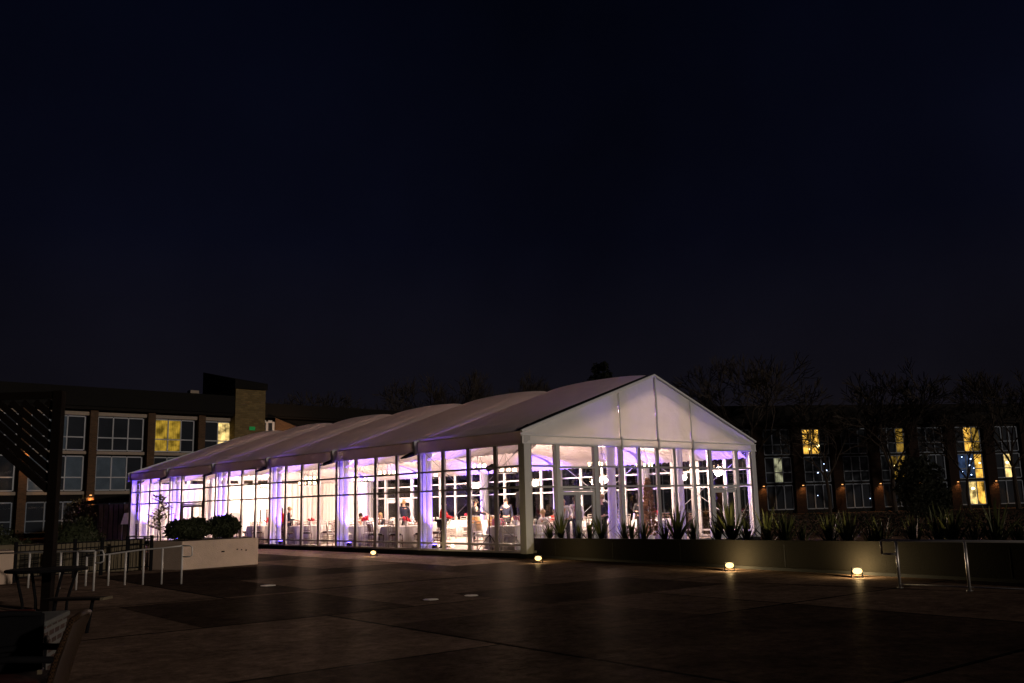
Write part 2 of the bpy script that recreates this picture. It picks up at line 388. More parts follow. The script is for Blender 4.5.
def roof_pt(side, s, y, bulge=True, dz=0):
    """side 0: west slope, 1: east; s 0 eave .. 1 ridge"""
    x = (-.12+(RX+.12)*s) if side == 0 else (W+.12-(W+.12-RX)*s)
    z = HE+(HR-HE)*s
    t = (y % BAY)/BAY
    if bulge:
        k = (4*t*(1-t))**.62
        z += .20*k*math.sin(min(1, s*1.25+.02)*PI/2)**1.2 * (1-.12*s)
        z -= .03*(1-k)*math.sin(s*PI)
    return (x, y, z+dz)
for k in range(6):
    mb = MB()
    y0, y1 = k*BAY, (k+1)*BAY
    def fy(v): return y0+1e-6+(y1-y0-2e-6)*v
    mb.grid(lambda a, b: roof_pt(0, b, fy(a)), 24, 16)
    mb.grid(lambda a, b: roof_pt(1, 1-b, fy(a)), 24, 16)
    o = mb.build('roof_panel', M['roof'], tent, True)
vg = MB()
for s_ in range(12):
    a0, a1 = s_/12, (s_+1)/12
    p = [roof_pt(0, a0, 0, False, .012), roof_pt(0, a1, 0, False, .012)]
    vg.quad((p[0][0], .02, p[0][2]), (p[0][0], .26, p[0][2]+.06*min(1, s_*.4)), (p[1][0], .26, p[1][2]+.06), (p[1][0], .02, p[1][2]))
vg.build('verge_gasket', M['skirt'], tent)
# rafters + purlins + columns
for k in range(7):
    y = k*BAY
    yy = min(max(y, .06), LEN-.06)
    MB().bar((.0, yy, HE-.16), (RX, yy, HR-.14), .1, .16).bar((RX, yy, HR-.14), (W, yy, HE-.16), .1, .16).build('rafter', M['alu_white'], tent)
    for side in (0, 1):
        x0 = .03 if side == 0 else W-.03
        d = .18 if side == 0 else -.18
        MB().box(min(x0+d*.3, x0+d), max(x0+d*.3, x0+d), yy-.055, yy+.055, FZ, H0+.2).build('column', M['alu_white'], tent)
    # eave end caps on the valance
    if 0 < k < 7:
        cp = MB().hexa([(-.22, y-.07, HE-.42), (-.10, y-.07, HE-.42), (-.10, y+.07, HE-.42), (-.22, y+.07, HE-.42),
                        (-.26, y-.06, HE+.02), (-.06, y-.06, HE+.08), (-.06, y+.06, HE+.08), (-.26, y+.06, HE+.02)])
        cp.build('eave_cap', M['alu_white'], tent, bevel=.02)
for (xx, zz) in ((.3*RX, HE+.3*(HR-HE)-.2), (.65*RX, HE+.65*(HR-HE)-.2), (RX, HR-.25), (W-.65*(W-RX), HE+.65*(HR-HE)-.2), (W-.3*(W-RX), HE+.3*(HR-HE)-.2)):
    MB().box(xx-.04, xx+.04, .12, LEN-.12, zz-.04, zz+.04).build('purlin', M['alu'], tent)
# valances
def val(u, v):
    y = u*LEN; z = H0-.02+(HE-H0+.02)*v
    return (-.125-.012*math.sin(u*140)*(1-v), y, z)
MB().grid(val, 180, 4).build('valance', M['valance'], tent, True)
MB().grid(lambda u, v: (W+.125+.012*math.sin(u*140)*(1-v), u*LEN, H0-.02+(HE-H0+.02)*(1-v)), 120, 3).build('valance', M['valance'], tent, True)
MB().tube([(-.135, .0, HE-.005), (-.135, LEN, HE-.005)], .022, 6).tube([(-.14, 0, H0-.01), (-.14, LEN, H0-.01)], .014, 6).build('eave_piping', M['roof'], tent)
# gables (front y=0 and back y=LEN)
GT = [0, 1.24, 3.04, 4.13, 5.05, 5.98, 6.87, 7.83, 8.80, 10.5, W]
def gable(y, s, nm):
    def top(x):
        return HE+(HR-HE)*(x+.14)/(RX+.14) if x < RX else HE+(HR-HE)*(W+.14-x)/(W+.14-RX)
    mb = MB()
    seg = [-.14, 4.13, RX, 7.83, W+.14]
    for a, b in zip(seg[:-1], seg[1:]):
        def fn(u, v, a=a, b=b):
            x = a+(b-a)*u; zb = H0+.18; zt = top(x)
            z = zb+(zt-zb)*v
            puff = .06*math.sin(u*PI)*math.sin(min(1, v*1.1)*PI)
            fold = .010*math.sin(z*9+u*3)*math.exp(-min(u, 1-u)*14)
            return (x, y+s*(.03+puff+fold), z)
        mb.grid(fn, 14, 14) if s < 0 else mb.grid(lambda u, v: fn(1-u, v), 14, 14)
    mb.build('gable_panel', M['gable'], tent, True)
    bd = MB().grid(lambda u, v: (-.14+(W+.28)*u, y+s*(.075+.008*math.sin(u*60)*(1-v)), H0-.02+.24*v), 90, 3)
    bd.build('gable_band', M['gable'], tent, True)
    MB().tube([(-.15, y+s*.08, H0+.215), (W+.15, y+s*.08, H0+.215)], .016, 6).tube([(-.15, y+s*.08, H0-.02), (W+.15, y+s*.08, H0-.02)], .014, 6).build('gable_piping', M['seam'], tent)
    MB().tube([(-.16, y+s*.07, HE-.01), (RX, y+s*.07, HR+.03), (W+.16, y+s*.07, HE-.01)], .045, 8).build('verge_trim', M['seam'], tent)
    for x in (4.13, RX, 7.83):
        z1 = top(x)-.05; rr = .036 if x == RX else .02
        pts = [(x+.003*math.sin(i*2.1), y+s*.085, H0+.2+(z1-H0-.2)*i/9) for i in range(10)]
        MB().tube(pts, rr, 8).tube([(x, y+s*.13, H0-.10), (x, y+s*.13, H0+.28)], .035, 8).build('seam_strap', M['seam'], tent)
gable(0, -1, 'front'); gable(LEN, 1, 'back')

# glazing frames: windows (frame part, pane sub-part); corner posts
ZB = .13
RAILS = [.36, 1.98, 2.58]
def window(p0, p1, rails, nrm, mull=.07, z1=H0):
    a = Vector((p0[0], p0[1], 0)); b = Vector((p1[0], p1[1], 0)); n = Vector(nrm)
    Z = Vector((0, 0, 1)); d = (b-a).normalized(); dep = .07
    mb = MB()
    def vb(p, z0, zz, wd=mull): mb.bar(p+Z*z0, p+Z*zz, wd, dep, up=n)
    i = d*(mull/2+.001)
    vb(a+i, ZB, z1); vb(b-i, ZB, z1)
    for z in rails: mb.bar(a+d*mull+Z*z, b-d*mull+Z*z, dep-.01, .06)
    mb.bar(a+d*mull+Z*(ZB+.03), b-d*mull+Z*(ZB+.03), dep-.01, .06)
    mb.bar(a+d*mull+Z*(z1-.02), b-d*mull+Z*(z1-.02), dep-.01, .04)
    fr = mb.build('window', M['alu'], tent)
    q = d*mull*.6
    MB().quad(a+q+Z*(ZB+.02), b-q+Z*(ZB+.02), b-q+Z*(z1-.01), a+q+Z*(z1-.01)).build('pane', M['glass'], fr)
def door(p0, p1, nrm, mat=None, zh=1.93):
    """double glazed door with over-panels between thick posts"""
    mat = mat or M['alu']
    a = Vector((p0[0], p0[1], 0)); b = Vector((p1[0], p1[1], 0)); n = Vector(nrm); Z = Vector((0, 0, 1)); d = (b-a).normalized()
    mb = MB(); pw = .15
    for p in (a+d*pw/2, b-d*pw/2): mb.bar(p+Z*ZB, p+Z*H0, pw, .11, up=n)
    for z, hh in ((zh+.03, .07), (2.55, .06), (H0-.03, .06)): mb.bar(a+d*pw+Z*z, b-d*pw+Z*z, .09, hh)
    mb.bar(a+d*pw+Z*(zh-.06)-n*.0, b-d*pw+Z*(zh-.06), .06, .06)
    fr = mb.build('door_surround', mat, tent)
    MB().quad(a+d*pw+Z*(zh+.05), b-d*pw+Z*(zh+.05), b-d*pw+Z*H0, a+d*pw+Z*H0).build('pane', M['glass'], fr)
    m = (a+b)/2
    for (s, e_) in ((a+d*(pw+.01), m-d*.005), (m+d*.005, b-d*(pw+.01))):
        lf = MB(); sw = .11
        for p in (s+d*sw/2, e_-d*sw/2): lf.bar(p+Z*(ZB+.02), p+Z*(zh-.1), sw, .05, up=n)
        lf.bar(s+d*sw+Z*(ZB+.12), e_-d*sw+Z*(ZB+.12), .045, .2); lf.bar(s+d*sw+Z*(zh-.15), e_-d*sw+Z*(zh-.15), .045, .1)
        dl = lf.build('door', mat, tent)
        MB().quad(s+d*sw+Z*(ZB+.2), e_-d*sw+Z*(ZB+.2), e_-d*sw+Z*(zh-.2), s+d*sw+Z*(zh-.2)).build('pane', M['glass'], dl)
        hx = (e_-d*.06) if s == a+d*(pw+.01) else (s+d*.06)
        MB().tube([hx+n*.03+Z*1.0, hx+n*.075+Z*1.02, hx+n*.075+Z*1.25, hx+n*.03+Z*1.27], .012, 6).build('handle', M['steel'], dl)
# long sides
for (x, n) in ((0, (-1, 0, 0)), (W, (1, 0, 0))):
    for k in range(6):
        y0 = k*BAY
        if k == 4:
            ys = [y0, y0+1.12, y0+3.66, y0+5]
            window((x, ys[0]), (x, ys[1]), RAILS, n); door((x, ys[1]), (x, ys[2]), n); window((x, ys[2]), (x, ys[3]), RAILS, n)
        else:
            for j in range(4): window((x, y0+1.25*j), (x, y0+1.25*(j+1)), RAILS, n)
for k in range(7):
    for x, dx in ((-.05, .0), (W-.05, 0)):
        y = min(max(k*BAY, .0), LEN)
        if k in (0, 6): continue
        MB().box(x, x+.10, y-.055, y+.055, ZB, H0+.02).build('glazing_post', M['alu'], tent)
for (x, y) in ((.05, .05), (W-.05, .05), (.05, LEN-.05), (W-.05, LEN-.05)):
    MB().box(x-.13, x+.13, y-.13, y+.13, ZB-.01, H0+.2).build('corner_post', M['alu_white'], tent, bevel=.01)
for (y, n) in ((0, (0, -1, 0)), (LEN, (0, 1, 0))):
    for a, b in zip(GT[:-1], GT[1:]):
        if (a, b) in ((1.24, 3.04), (8.80, 10.5)): door((a, y), (b, y), n, M['alu_white'])
        else: window((a+(.18 if a == 0 else 0), y), (b-(.18 if b == W else 0), y), RAILS[1:], n)
    for x in (4.13, 7.83):
        MB().box(x-.07, x+.07, y-.09 if y == 0 else y+.04, y-.04 if y == 0 else y+.09, ZB, H0).build('glazing_post', M['alu_white'], tent)
# wrapped inner columns
for k in range(1, 6):
    for x in (.38, W-.38):
        MB().lathe([(.105, 0), (.1, .3), (.095, 2.6), (.105, H0-.02)], (x, k*BAY+.0, FZ), 14, lambda j, a: .06*math.sin(a*7)).build('column_sleeve', M['colwrap'], tent, True)
for x in (4.2, 7.7):
    for y in (.45, LEN-.45):
        MB().lathe([(.15, 0), (.14, .3), (.135, 2.6), (.15, H0-.02)], (x, y, FZ), 14, lambda j, a: .06*math.sin(a*7)).build('column_sleeve', M['colwrap'], tent, True)
# cross bracing cables
for (x, y0, y1) in ((.12, .1, 4.9), (W-.12, 5.1, 9.9), (W-.12, .1, 4.9)):
    MB().tube([(x, y0, FZ+.1), (x, y1, H0)], .012, 5).tube([(x, y1, FZ+.1), (x, y0, H0)], .012, 5).build('brace_cable', M['alu_white'], tent)
# ceiling liner: one swag per bay, hanging pleated at the eaves
def liner(k):
    y0 = k*BAY+.12; y1 = (k+1)*BAY-.12
    def fn(side):
        def q(u, v):
            y = y0+(y1-y0)*u; s = v
            x = (.22+(RX-.22)*s) if side == 0 else (W-.22-(W-.22-RX)*s)
            z = 2.98+.28*min(1, s*9)+(HR-.55-3.26)*max(0, s-.03)
            z -= .30*math.sin(u*PI)*math.sin(s*PI)**.8+.10*math.sin(s*PI)
            z += .018*math.sin(y*26+s*5)*(1-.4*s)+.012*math.sin(y*57)
            if s < .04: x += .03*math.sin(y*40)
            return (x, y, z)
        return q
    mb = MB(); mb.grid(fn(0), 120, 22); f1 = fn(1); mb.grid(lambda u, v: f1(u, v), 120, 22)
    return mb.build('ceiling_liner', M['liner'], tent, True)
for k in range(6): liner(k)
# drapes: back wall and far part of the east wall, plus the near-left end
def drape(p0, p1, z0=FZ+.01, z1=3.0, n=None):
    a = Vector(p0); b = Vector(p1); ln = (b-a).length; d = (b-a).normalized(); nn = Vector((d.y, -d.x))
    def fn(u, v):
        p = a+d*ln*u; off = (.045*math.sin(u*ln*19)+.02*math.sin(u*ln*43+1))*(1.1-.5*v)
        return (p.x+nn.x*off, p.y+nn.y*off, z0+(z1-z0)*v)
    return MB().grid(fn, int(ln*14), 6).build('drape', M['drape'], tent, True)
drape((.25, LEN-.35), (RX, LEN-.35)); drape((RX+.02, LEN-.35), (W-.25, LEN-.35))
drape((W-.3, 25.1), (W-.3, 29.8))


# --- interior lighting
def chandelier(loc, label, R=.42, en=1150, grp='chandeliers down the middle of the marquee'):
    t = thing('chandelier', label, 'chandelier', loc, 0, grp)
    mb = MB()
    for k in range(24):
        a0, a1 = 2*PI*k/24, 2*PI*(k+1)/24
        mb.bar((R*math.cos(a0), R*math.sin(a0), 0), (R*math.cos(a1), R*math.sin(a1), 0), .03, .05)
    mb.bar((-R, 0, 0), (R, 0, 0), .02); mb.bar((0, -R, 0.003), (0, R, 0.003), .02)
    for a in (0, 2.09, 4.19): mb.tube([(R*math.cos(a), R*math.sin(a), .02), (0, 0, .8)], .006, 5)
    mb.build('ring_frame', M['black'], t)
    MB().tube([(0, 0, .8), (0, 0, 1.7)], .01, 6).build('chain', M['black'], t)
    for k in range(10):
        a = 2*PI*k/10
        MB().tube([(R*math.cos(a), R*math.sin(a), .03), (R*math.cos(a), R*math.sin(a), .10)], .012, 6).ball((R*math.cos(a), R*math.sin(a), .13), .022, 6).build('bulb', M['bulb'], t, True)
    lamp('chandelier_light', 'POINT', (0, 0, -.12), en, (1, .70, .54), t, shadow_soft_size=.2)
    return t
cl = ['chandelier nearest the front gable, glowing warm behind the glass', 'second chandelier from the front gable inside the marquee',
      'third chandelier back from the front gable', 'fourth chandelier back, above the middle round tables',
      'fifth chandelier back, above the white drapes bay', 'chandelier at the far left end of the marquee']
for k in range(6): chandelier((RX, 2.5+5*k, 2.72), cl[k], en=(950, 1200, 1700, 2100, 2300, 2100)[k])
for (x, y, lb) in ((2.6, 5.2, 'chandelier close to the long glass wall near the corner'), (2.6, 10.6, 'chandelier close to the long glass wall, second along'), (2.6, 16.2, 'chandelier close to the long glass wall, farther left'),
                   (9.2, 3.2, 'wreath chandelier near the right hand door')):
    chandelier((x, y, 2.74), lb, .3, 260, None)
def uplight(x, y, lb, en=45, up=(0, 0), col=(.17, .08, 1)):
    en *= 11
    t = thing('uplight', lb, 'uplight', (x, y, FZ), 0, 'blue uplights at the foot of the columns')
    MB().box(-.07, .07, -.09, .09, 0, .03).bar((-.09, 0, .02), (-.09, 0, .16), .015, .04).bar((.09, 0, .02), (.09, 0, .16), .015, .04).build('base', M['blackmatte'], t)
    MB().lathe([(.05, .06), (.075, .09), (.08, .19), (.078, .2)], (0, 0, 0), 12).build('housing', M['blackmatte'], t)
    MB().lathe([(.07, .201), (.069, .206)], (0, 0, 0), 12).build('lens', M['bluelens'], t)
    lamp('uplight_beam', 'SPOT', (0, 0, .25), en, col, t, aim=(up[0], up[1], 3), spot_size=rad(62), spot_blend=.8, shadow_soft_size=.05)
    lamp('uplight_glow', 'POINT', (0, 0, .24), 4, (.10, .07, 1), t, shadow_soft_size=.03)
for k in range(1, 6):
    uplight(.26, k*BAY-.42, ['', 'blue uplight behind the glass, nearest the front corner', 'blue uplight behind the glass, second from the corner', 'blue uplight behind the glass, third from the corner', 'blue uplight behind the glass beside the side door', 'blue uplight at the last column on the left'][k], 230, (.34, .12))
    uplight(W-.62, k*BAY, 'blue uplight at the foot of a far wall column', 260, (.3, .2))
uplight(4.2, .78, 'blue uplight at the gable column left of centre', 200, (0, -.2)); uplight(7.7, .72, 'blue uplight on the floor by the gable behind the spiky plants', 200, (0, -.2))
uplight(.5, LEN-.8, 'blue uplight in the back left corner by the white drape', 500, (0, .2)); uplight(2.4, LEN-.8, 'blue uplight by the back drape', 260, (0, .2))
uplight(W-.5, .6, 'blue uplight in the right front corner', 160, (.1, 0))

# ------------------------------------------------------------------ furniture inside
def make_table():
    t = thing('banquet_table', '', 'table')
    MB().lathe([(.85, .70), (.85, .725)], (0, 0, 0), 28).build('tabletop', M['tanbox'], t)
    for sx in (-1, 1):
        for sy in (-1, 1): MB().tube([(sx*.45, sy*.35, .70), (sx*.5, sy*.4, 0)], .018, 6).build('leg', M['black'], t)
    return t
TB = make_table()
def make_cloth(R=.87):
    mb = MB()
    mb.lathe([(.01, .733), (R*.6, .733), (R, .733), (R+.02, .70), (R+.03, .4), (R+.05, .02)], (0, 0, 0), 64, lambda j, a: (0 if j < 3 else .035*(j-2)*math.sin(a*12)+.015*(j-2)*math.sin(a*23)))
    return mb.build('tablecloth', M['cloth'], None, True)
CL = make_cloth(); tag(CL, '', 'tablecloth')
def make_chair(name, mat, seatmat):
    t = thing(name, '', 'chair')
    MB().box(-.2, .2, -.2, .2, .43, .455).build('seat', mat, t, bevel=.008)
    MB().lathe([(.19, .457), (.195, .48), (.17, .5)], (0, 0, 0), 4*4).build('cushion', seatmat, t, True)
    bk = MB()
    for sx in (-1, 1): bk.tube([(sx*.185, .19, .45), (sx*.18, .22, .7), (sx*.17, .26, .9)], .014, 6)
    for z, yy in ((.9, .26), (.82, .245), (.56, .205)): bk.tube([(-.18, yy, z), (.18, yy, z)], .013, 6)
    for k in range(5): bk.tube([(-.12+.06*k, .205, .56), (-.115+.0575*k, .245, .82)], .008, 5)
    bk.build('backrest', mat, t)
    for sx in (-1, 1):
        for sy in (-1, 1): MB().tube([(sx*.18, sy*.18, .43), (sx*.19, sy*.2, 0)], [.016, .012], 6).build('leg', mat, t)
    st = MB()
    for z in (.15, .25):
        st.tube([(-.185, -.19, z), (.185, -.19, z)], .008, 5).tube([(-.185, .19, z), (.185, .19, z)], .008, 5)
        st.tube([(-.185, -.19, z+.04), (-.185, .19, z+.04)], .008, 5).tube([(.185, -.19, z+.04), (.185, .19, z+.04)], .008, 5)
    st.build('stretcher', mat, t)
    return t
CW = make_chair('banquet_chair', M['chairwhite'], M['ceramic']); CD = make_chair('banquet_chair', M['chairdark'], M['charcoal'])
first = {'t': True, 'c': True, 'w': True, 'd': True}; seats = []
def flower(x, y, z, lb, big=False, mat=None):
    t = thing('flower_centrepiece', lb, 'flowers', (x, y, z), random.random()*6, 'flower centrepieces on the round tables')
    MB().lathe([(.05, 0), (.07, .04), (.05, .16), (.06, .18)], (0, 0, 0), 12).build('vase', M['ceramic'], t, True)
    lv = MB(); pt = MB()
    for i in range(26):
        a = random.random()*6.28; rr = random.random()**.5*.15; h = .22+random.random()*.12
        c = Vector((rr*math.cos(a), rr*math.sin(a), h-rr*.4))
        if i % 2: pt.ball(c, .035+random.random()*.015, 5)
        else:
            d = Vector((math.cos(a)*.1, math.sin(a)*.1, .02)); s = Vector((-math.sin(a), math.cos(a), 0))*.03
            lv.quad(c-d*.2, c+d*.4+s, c+d, c+d*.4-s)
    lv.build('foliage', M['floralgreen'], t); pt.build('bloom', mat or M['petal'], t, True)
def settings(x, y, n, ph, where):
    # one glass per place, joined as individual things in a group
    for i in range(n):
        a = ph+2*PI*i/n
        px, py = x+.62*math.cos(a), y+.62*math.sin(a)
        if first.get('g', True):
            G = MB().lathe([(.03, 0), (.004, .012), (.004, .09), (.03, .12), (.034, .17), (.028, .2)], (0, 0, 0), 10).build('wine_glass', M['ceramic'], None, True)
            first['g'] = False; first['G'] = G; tag(G, '', 'glass')
        else:
            G = first['G'].copy(); COL.objects.link(G)
        G.location = (px, py, FZ+.733); G['label'] = 'glass standing on '+where; G['group'] = 'glasses on the round tables'
def round_table(x, y, where, kind, n=8, mat=None, gl=True):
    z = FZ+.005
    place(TB, (x, y, z), random.random(), 'round table under a white cloth, '+where, 'round banquet tables', first['t']); first['t'] = False
    place(CL, (x, y, z), random.random(), 'white cloth on the table '+where, 'white tablecloths', first['c']); first['c'] = False
    C = CW if kind == 'w' else CD
    ph = random.random()
    for i in range(n):
        a = ph+2*PI*i/n; rr = 1.12+random.random()*.08; seats.append((x, y, x+rr*math.cos(a), y+rr*math.sin(a), a-PI/2))
        place(C, (x+rr*math.cos(a), y+rr*math.sin(a), z), a-PI/2+random.uniform(-.12, .12),
              ('pale' if kind == 'w' else 'dark')+' slatted chair at the table '+where, 'chairs around the round tables', first[kind]); first[kind] = False
    flower(x, y, z+.733, 'flowers in a vase on the table '+where, mat=mat)
    if gl: settings(x, y, n, ph, 'the table '+where)
round_table(2.0, 2.6, 'just inside the front corner', 'w', mat=M['petalpink'])
round_table(1.7, 8.1, 'nearest the red-shirted musician', 'd')
round_table(1.9, 11.1, 'in the third bay of the glass wall', 'w')
round_table(2.0, 15.3, 'beside the two standing guests', 'd')
round_table(2.0, 19.0, 'nearest the side door of the marquee', 'd')
round_table(5.6, 3.9, 'on the centre line behind the gable', 'w', mat=M['petalpink'])
round_table(6.0, 12.8, 'in mid floor under the third chandelier', 'w')
round_table(6.0, 17.2, 'in mid floor near the drape partition', 'w')
round_table(8.8, 2.4, 'behind the right half of the gable', 'd', gl=False)
round_table(9.6, 6.0, 'along the far glass wall', 'w', gl=False)
round_table(9.6, 14.2, 'along the far wall before the drapes', 'w', gl=False)

# long buffet with draped cloth
t = thing('buffet_table', 'long buffet table by the far wall under a white skirted cloth', 'table', (8.3, 10.6, FZ+.005), rad(80))
MB().box(-1.2, 1.2, -.38, .38, .70, .73).build('tabletop', M['tanbox'], t)
for sx in (-1, 1):
    for sy in (-1, 1): MB().tube([(sx*1.1, sy*.3, .7), (sx*1.1, sy*.3, 0)], .018, 6).build('leg', M['black'], t)
def bcl(u, v):
    L_ = 2*(2.44+.8); s = u*L_
    pts = [(-1.22, -.4), (1.22, -.4), (1.22, .4), (-1.22, .4), (-1.22, -.4)]
    acc = 0
    for (a, b) in zip(pts[:-1], pts[1:]):
        l = math.hypot(b[0]-a[0], b[1]-a[1])
        if s <= acc+l+1e-6:
            k = (s-acc)/l; x = a[0]+(b[0]-a[0])*k; y = a[1]+(b[1]-a[1])*k; break
        acc += l
    o = 1+.02*math.sin(s*22)*(1-v)
    return (x*o, y*(1+.05*math.sin(s*22)*(1-v)), .02+.72*v)
o = MB().grid(bcl, 130, 4).quad((-1.22, -.4, .74), (1.22, -.4, .74), (1.22, .4, .74), (-1.22, .4, .74)).build('tablecloth', M['cloth'], None, True)
o.location = (8.3, 10.6, FZ+.005); o.rotation_euler = (0, 0, rad(80)); tag(o, 'white pleated skirt cloth on the long buffet table', 'tablecloth', 'white tablecloths')

# ------------------------------------------------------------------ people
def skin_mesh(name, verts, edges, radii, mat, parent, sub=1, extra=None):
    me = bpy.data.meshes.new(name+'_skel'); me.from_pydata([tuple(v) for v in verts], edges, []); me.update()
    o = bpy.data.objects.new(name, me); COL.objects.link(o)
    sm = o.modifiers.new('skin', 'SKIN'); sm.use_smooth_shade = True
    for i, r_ in enumerate(radii):
        sv = me.skin_vertices[0].data[i]; sv.radius = (r_, r_) if not isinstance(r_, tuple) else r_
        sv.use_root = (i == 0)
    if sub: ss = o.modifiers.new('sub', 'SUBSURF'); ss.levels = sub; ss.render_levels = sub
    dg = bpy.context.evaluated_depsgraph_get()
    ev = o.evaluated_get(dg); m2 = bpy.data.meshes.new_from_object(ev)
    bpy.data.objects.remove(o); bpy.data.meshes.remove(me)
    if extra:
        bm = bmesh.new(); bm.from_mesh(m2)
        for (c, r_, sq) in extra:
            res = bmesh.ops.create_icosphere(bm, subdivisions=2, radius=r_)
            bmesh.ops.scale(bm, vec=sq, verts=res['verts']); bmesh.ops.translate(bm, vec=c, verts=res['verts'])
        bm.to_mesh(m2); bm.free()
    m2.materials.clear(); m2.materials.append(mat); m2.name = name
    m2.polygons.foreach_set('use_smooth', [True]*len(m2.polygons))
    o = bpy.data.objects.new(name, m2); COL.objects.link(o)
    if parent: o.parent = parent
    return o
def person(loc, rz, label, top, legs, hair, pose='stand', h=1.6, lean=0., arms=((.1, -.25, 0), (.1, -.25, 0)), group=None, dress=False):
    """x right, -y forward. arms: (hand forward y, hand z offset from shoulder, out) for right, left."""
    k = h/1.75
    root = thing('person', label, 'person', loc, rz, group)
    root.scale = (k, k, k)
    V = Vector
    hipz = .93 if pose == 'stand' else .52
    P = {'pelvis': V((0, 0, hipz))}
    fwd = V((0, -1, 0))
    def up(d, y=0): # torso direction with lean forward
        return V((0, -math.sin(lean)*d+y, hipz+math.cos(lean)*d))
    P['waist'] = up(.15); P['chest'] = up(.38); P['neck'] = up(.52); P['neck2'] = up(.58); P['head'] = up(.68, -.015); P['crown'] = up(.79, -.005)
    for s, nm in ((-1, 'r'), (1, 'l')):
        P['sh'+nm] = up(.47)+V((s*.18, 0, 0))
        hy, hz, ho = arms[0 if nm == 'r' else 1]
        sh = P['sh'+nm]; hand = sh+V((s*ho, -hy, hz)); 
        dist = (hand-sh).length; R_ = .56
        if dist > R_*.98: hand = sh+(hand-sh).normalized()*R_*.98; dist = R_*.98
        mid = (sh+hand)/2; bend = math.sqrt(max(0, (R_/2)**2-(dist/2)**2))
        ax = (hand-sh).normalized(); bd = V((s*.3, .6, -.6)); bd = (bd-ax*bd.dot(ax)).normalized()
        P['el'+nm] = mid+bd*bend; P['wr'+nm] = hand
        P['hd'+nm] = hand+(hand-P['el'+nm]).normalized()*.07
        if pose == 'stand':
            st = .03*s
            P['hip'+nm] = V((s*.09, 0, .88)); P['kn'+nm] = V((s*.1, -.02+st, .48)); P['an'+nm] = V((s*.105, .02+st, .08)); P['to'+nm] = V((s*.12, -.15+st, .03))
        else:
            P['hip'+nm] = V((s*.1, -.02, .50)); P['kn'+nm] = V((s*.13, -.42, .50)); P['an'+nm] = V((s*.13, -.40, .08)); P['to'+nm] = V((s*.14, -.57, .03))
    R = dict(pelvis=(.15, .11), waist=(.13, .10), chest=(.155, .11), neck=.058, neck2=.052, head=(.078, .098), crown=(.062, .075))
    for nm in 'rl': R.update({'sh'+nm: .062, 'el'+nm: .042, 'wr'+nm: .028, 'hd'+nm: (.036, .02), 'hip'+nm: .088, 'kn'+nm: .058, 'an'+nm: .04, 'to'+nm: (.04, .028)})
    E = [('pelvis', 'waist'), ('waist', 'chest'), ('chest', 'neck'), ('neck', 'neck2'), ('neck2', 'head'), ('head', 'crown')]
    for nm in 'rl':
        E += [('chest', 'sh'+nm), ('sh'+nm, 'el'+nm), ('el'+nm, 'wr'+nm), ('wr'+nm, 'hd'+nm), ('pelvis', 'hip'+nm), ('hip'+nm, 'kn'+nm), ('kn'+nm, 'an'+nm), ('an'+nm, 'to'+nm)]
        # thumb and fingers
        w_, hd = P['wr'+nm], P['hd'+nm]; dr = (hd-w_).normalized(); sd = dr.cross(V((0, 0, 1))); sd = sd.normalized() if sd.length > .1 else V((1, 0, 0))
        for q in range(4):
            o_ = sd*(q-1.5)*.019; a_ = f'f{nm}{q}a'; b_ = f'f{nm}{q}b'; c_ = f'f{nm}{q}c'; ln = (.06, .072, .068, .052)[q]
            P[a_] = hd+o_+dr*.025; P[b_] = P[a_]+dr*ln*.55+V((0, 0, -.004)); P[c_] = P[b_]+dr*ln*.45+V((0, 0, -.018))
            R[a_] = .0095; R[b_] = .009; R[c_] = .007; E += [('hd'+nm, a_), (a_, b_), (b_, c_)]
        P['t'+nm] = w_+dr*.045-sd*.045; R['t'+nm] = .011; P['u'+nm] = P['t'+nm]+dr*.03-sd*.008; R['u'+nm] = .008; E += [('wr'+nm, 't'+nm), ('t'+nm, 'u'+nm)]
    keys = ['pelvis']+[q for q in P if q != 'pelvis']
    ix = {q: i for i, q in enumerate(keys)}
    hc = P['head']
    ex = [(hc+V((0, -.100, -.005)), .016, (.8, 1.1, 1.3)), (hc+V((.078, 0, 0)), .022, (.4, .8, 1.3)), (hc+V((-.078, 0, 0)), .022, (.4, .8, 1.3)),
          (hc+V((0, -.088, -.045)), .02, (1.2, .5, .35))]
    skin_mesh('body', [P[q] for q in keys], [(ix[a], ix[b]) for a, b in E], [R[q] for q in keys], M['skin'], root, 1, ex)
    ey = MB()
    for s in (-1, 1): ey.ball(hc+V((s*.03, -.092, .02)), .010, 6)
    ey.build('eyes', M['charcoal'], root)
    def sub(name, ks, es, mat, add, extra=None):
        ii = {q: i for i, q in enumerate(ks)}
        rr = []
        for q in ks:
            v = R[q]; rr.append((v[0]+add, v[1]+add) if isinstance(v, tuple) else v+add)
        return skin_mesh(name, [P[q] for q in ks], [(ii[a], ii[b]) for a, b in es], rr, mat, root, 1, extra)
    sub('shirt', ['chest', 'waist', 'pelvis', 'neck', 'shr', 'shl', 'elr', 'ell', 'wrr', 'wrl'],
        [('chest', 'waist'), ('waist', 'pelvis'), ('chest', 'neck'), ('chest', 'shr'), ('chest', 'shl'), ('shr', 'elr'), ('shl', 'ell'), ('elr', 'wrr'), ('ell', 'wrl')], top, .014)
    sub('trousers', ['pelvis', 'hipr', 'hipl', 'knr', 'knl', 'anr', 'anl'],
        [('pelvis', 'hipr'), ('pelvis', 'hipl'), ('hipr', 'knr'), ('hipl', 'knl'), ('knr', 'anr'), ('knl', 'anl')], legs, .018)
    for nm in 'rl':
        a = P['an'+nm]
        MB().ball(((a.x+P['to'+nm].x)/2, (a.y+P['to'+nm].y)/2-.01, .045), .05, 8, (1, 2.6, .9)).build('shoe', M['charcoal'], root, True)
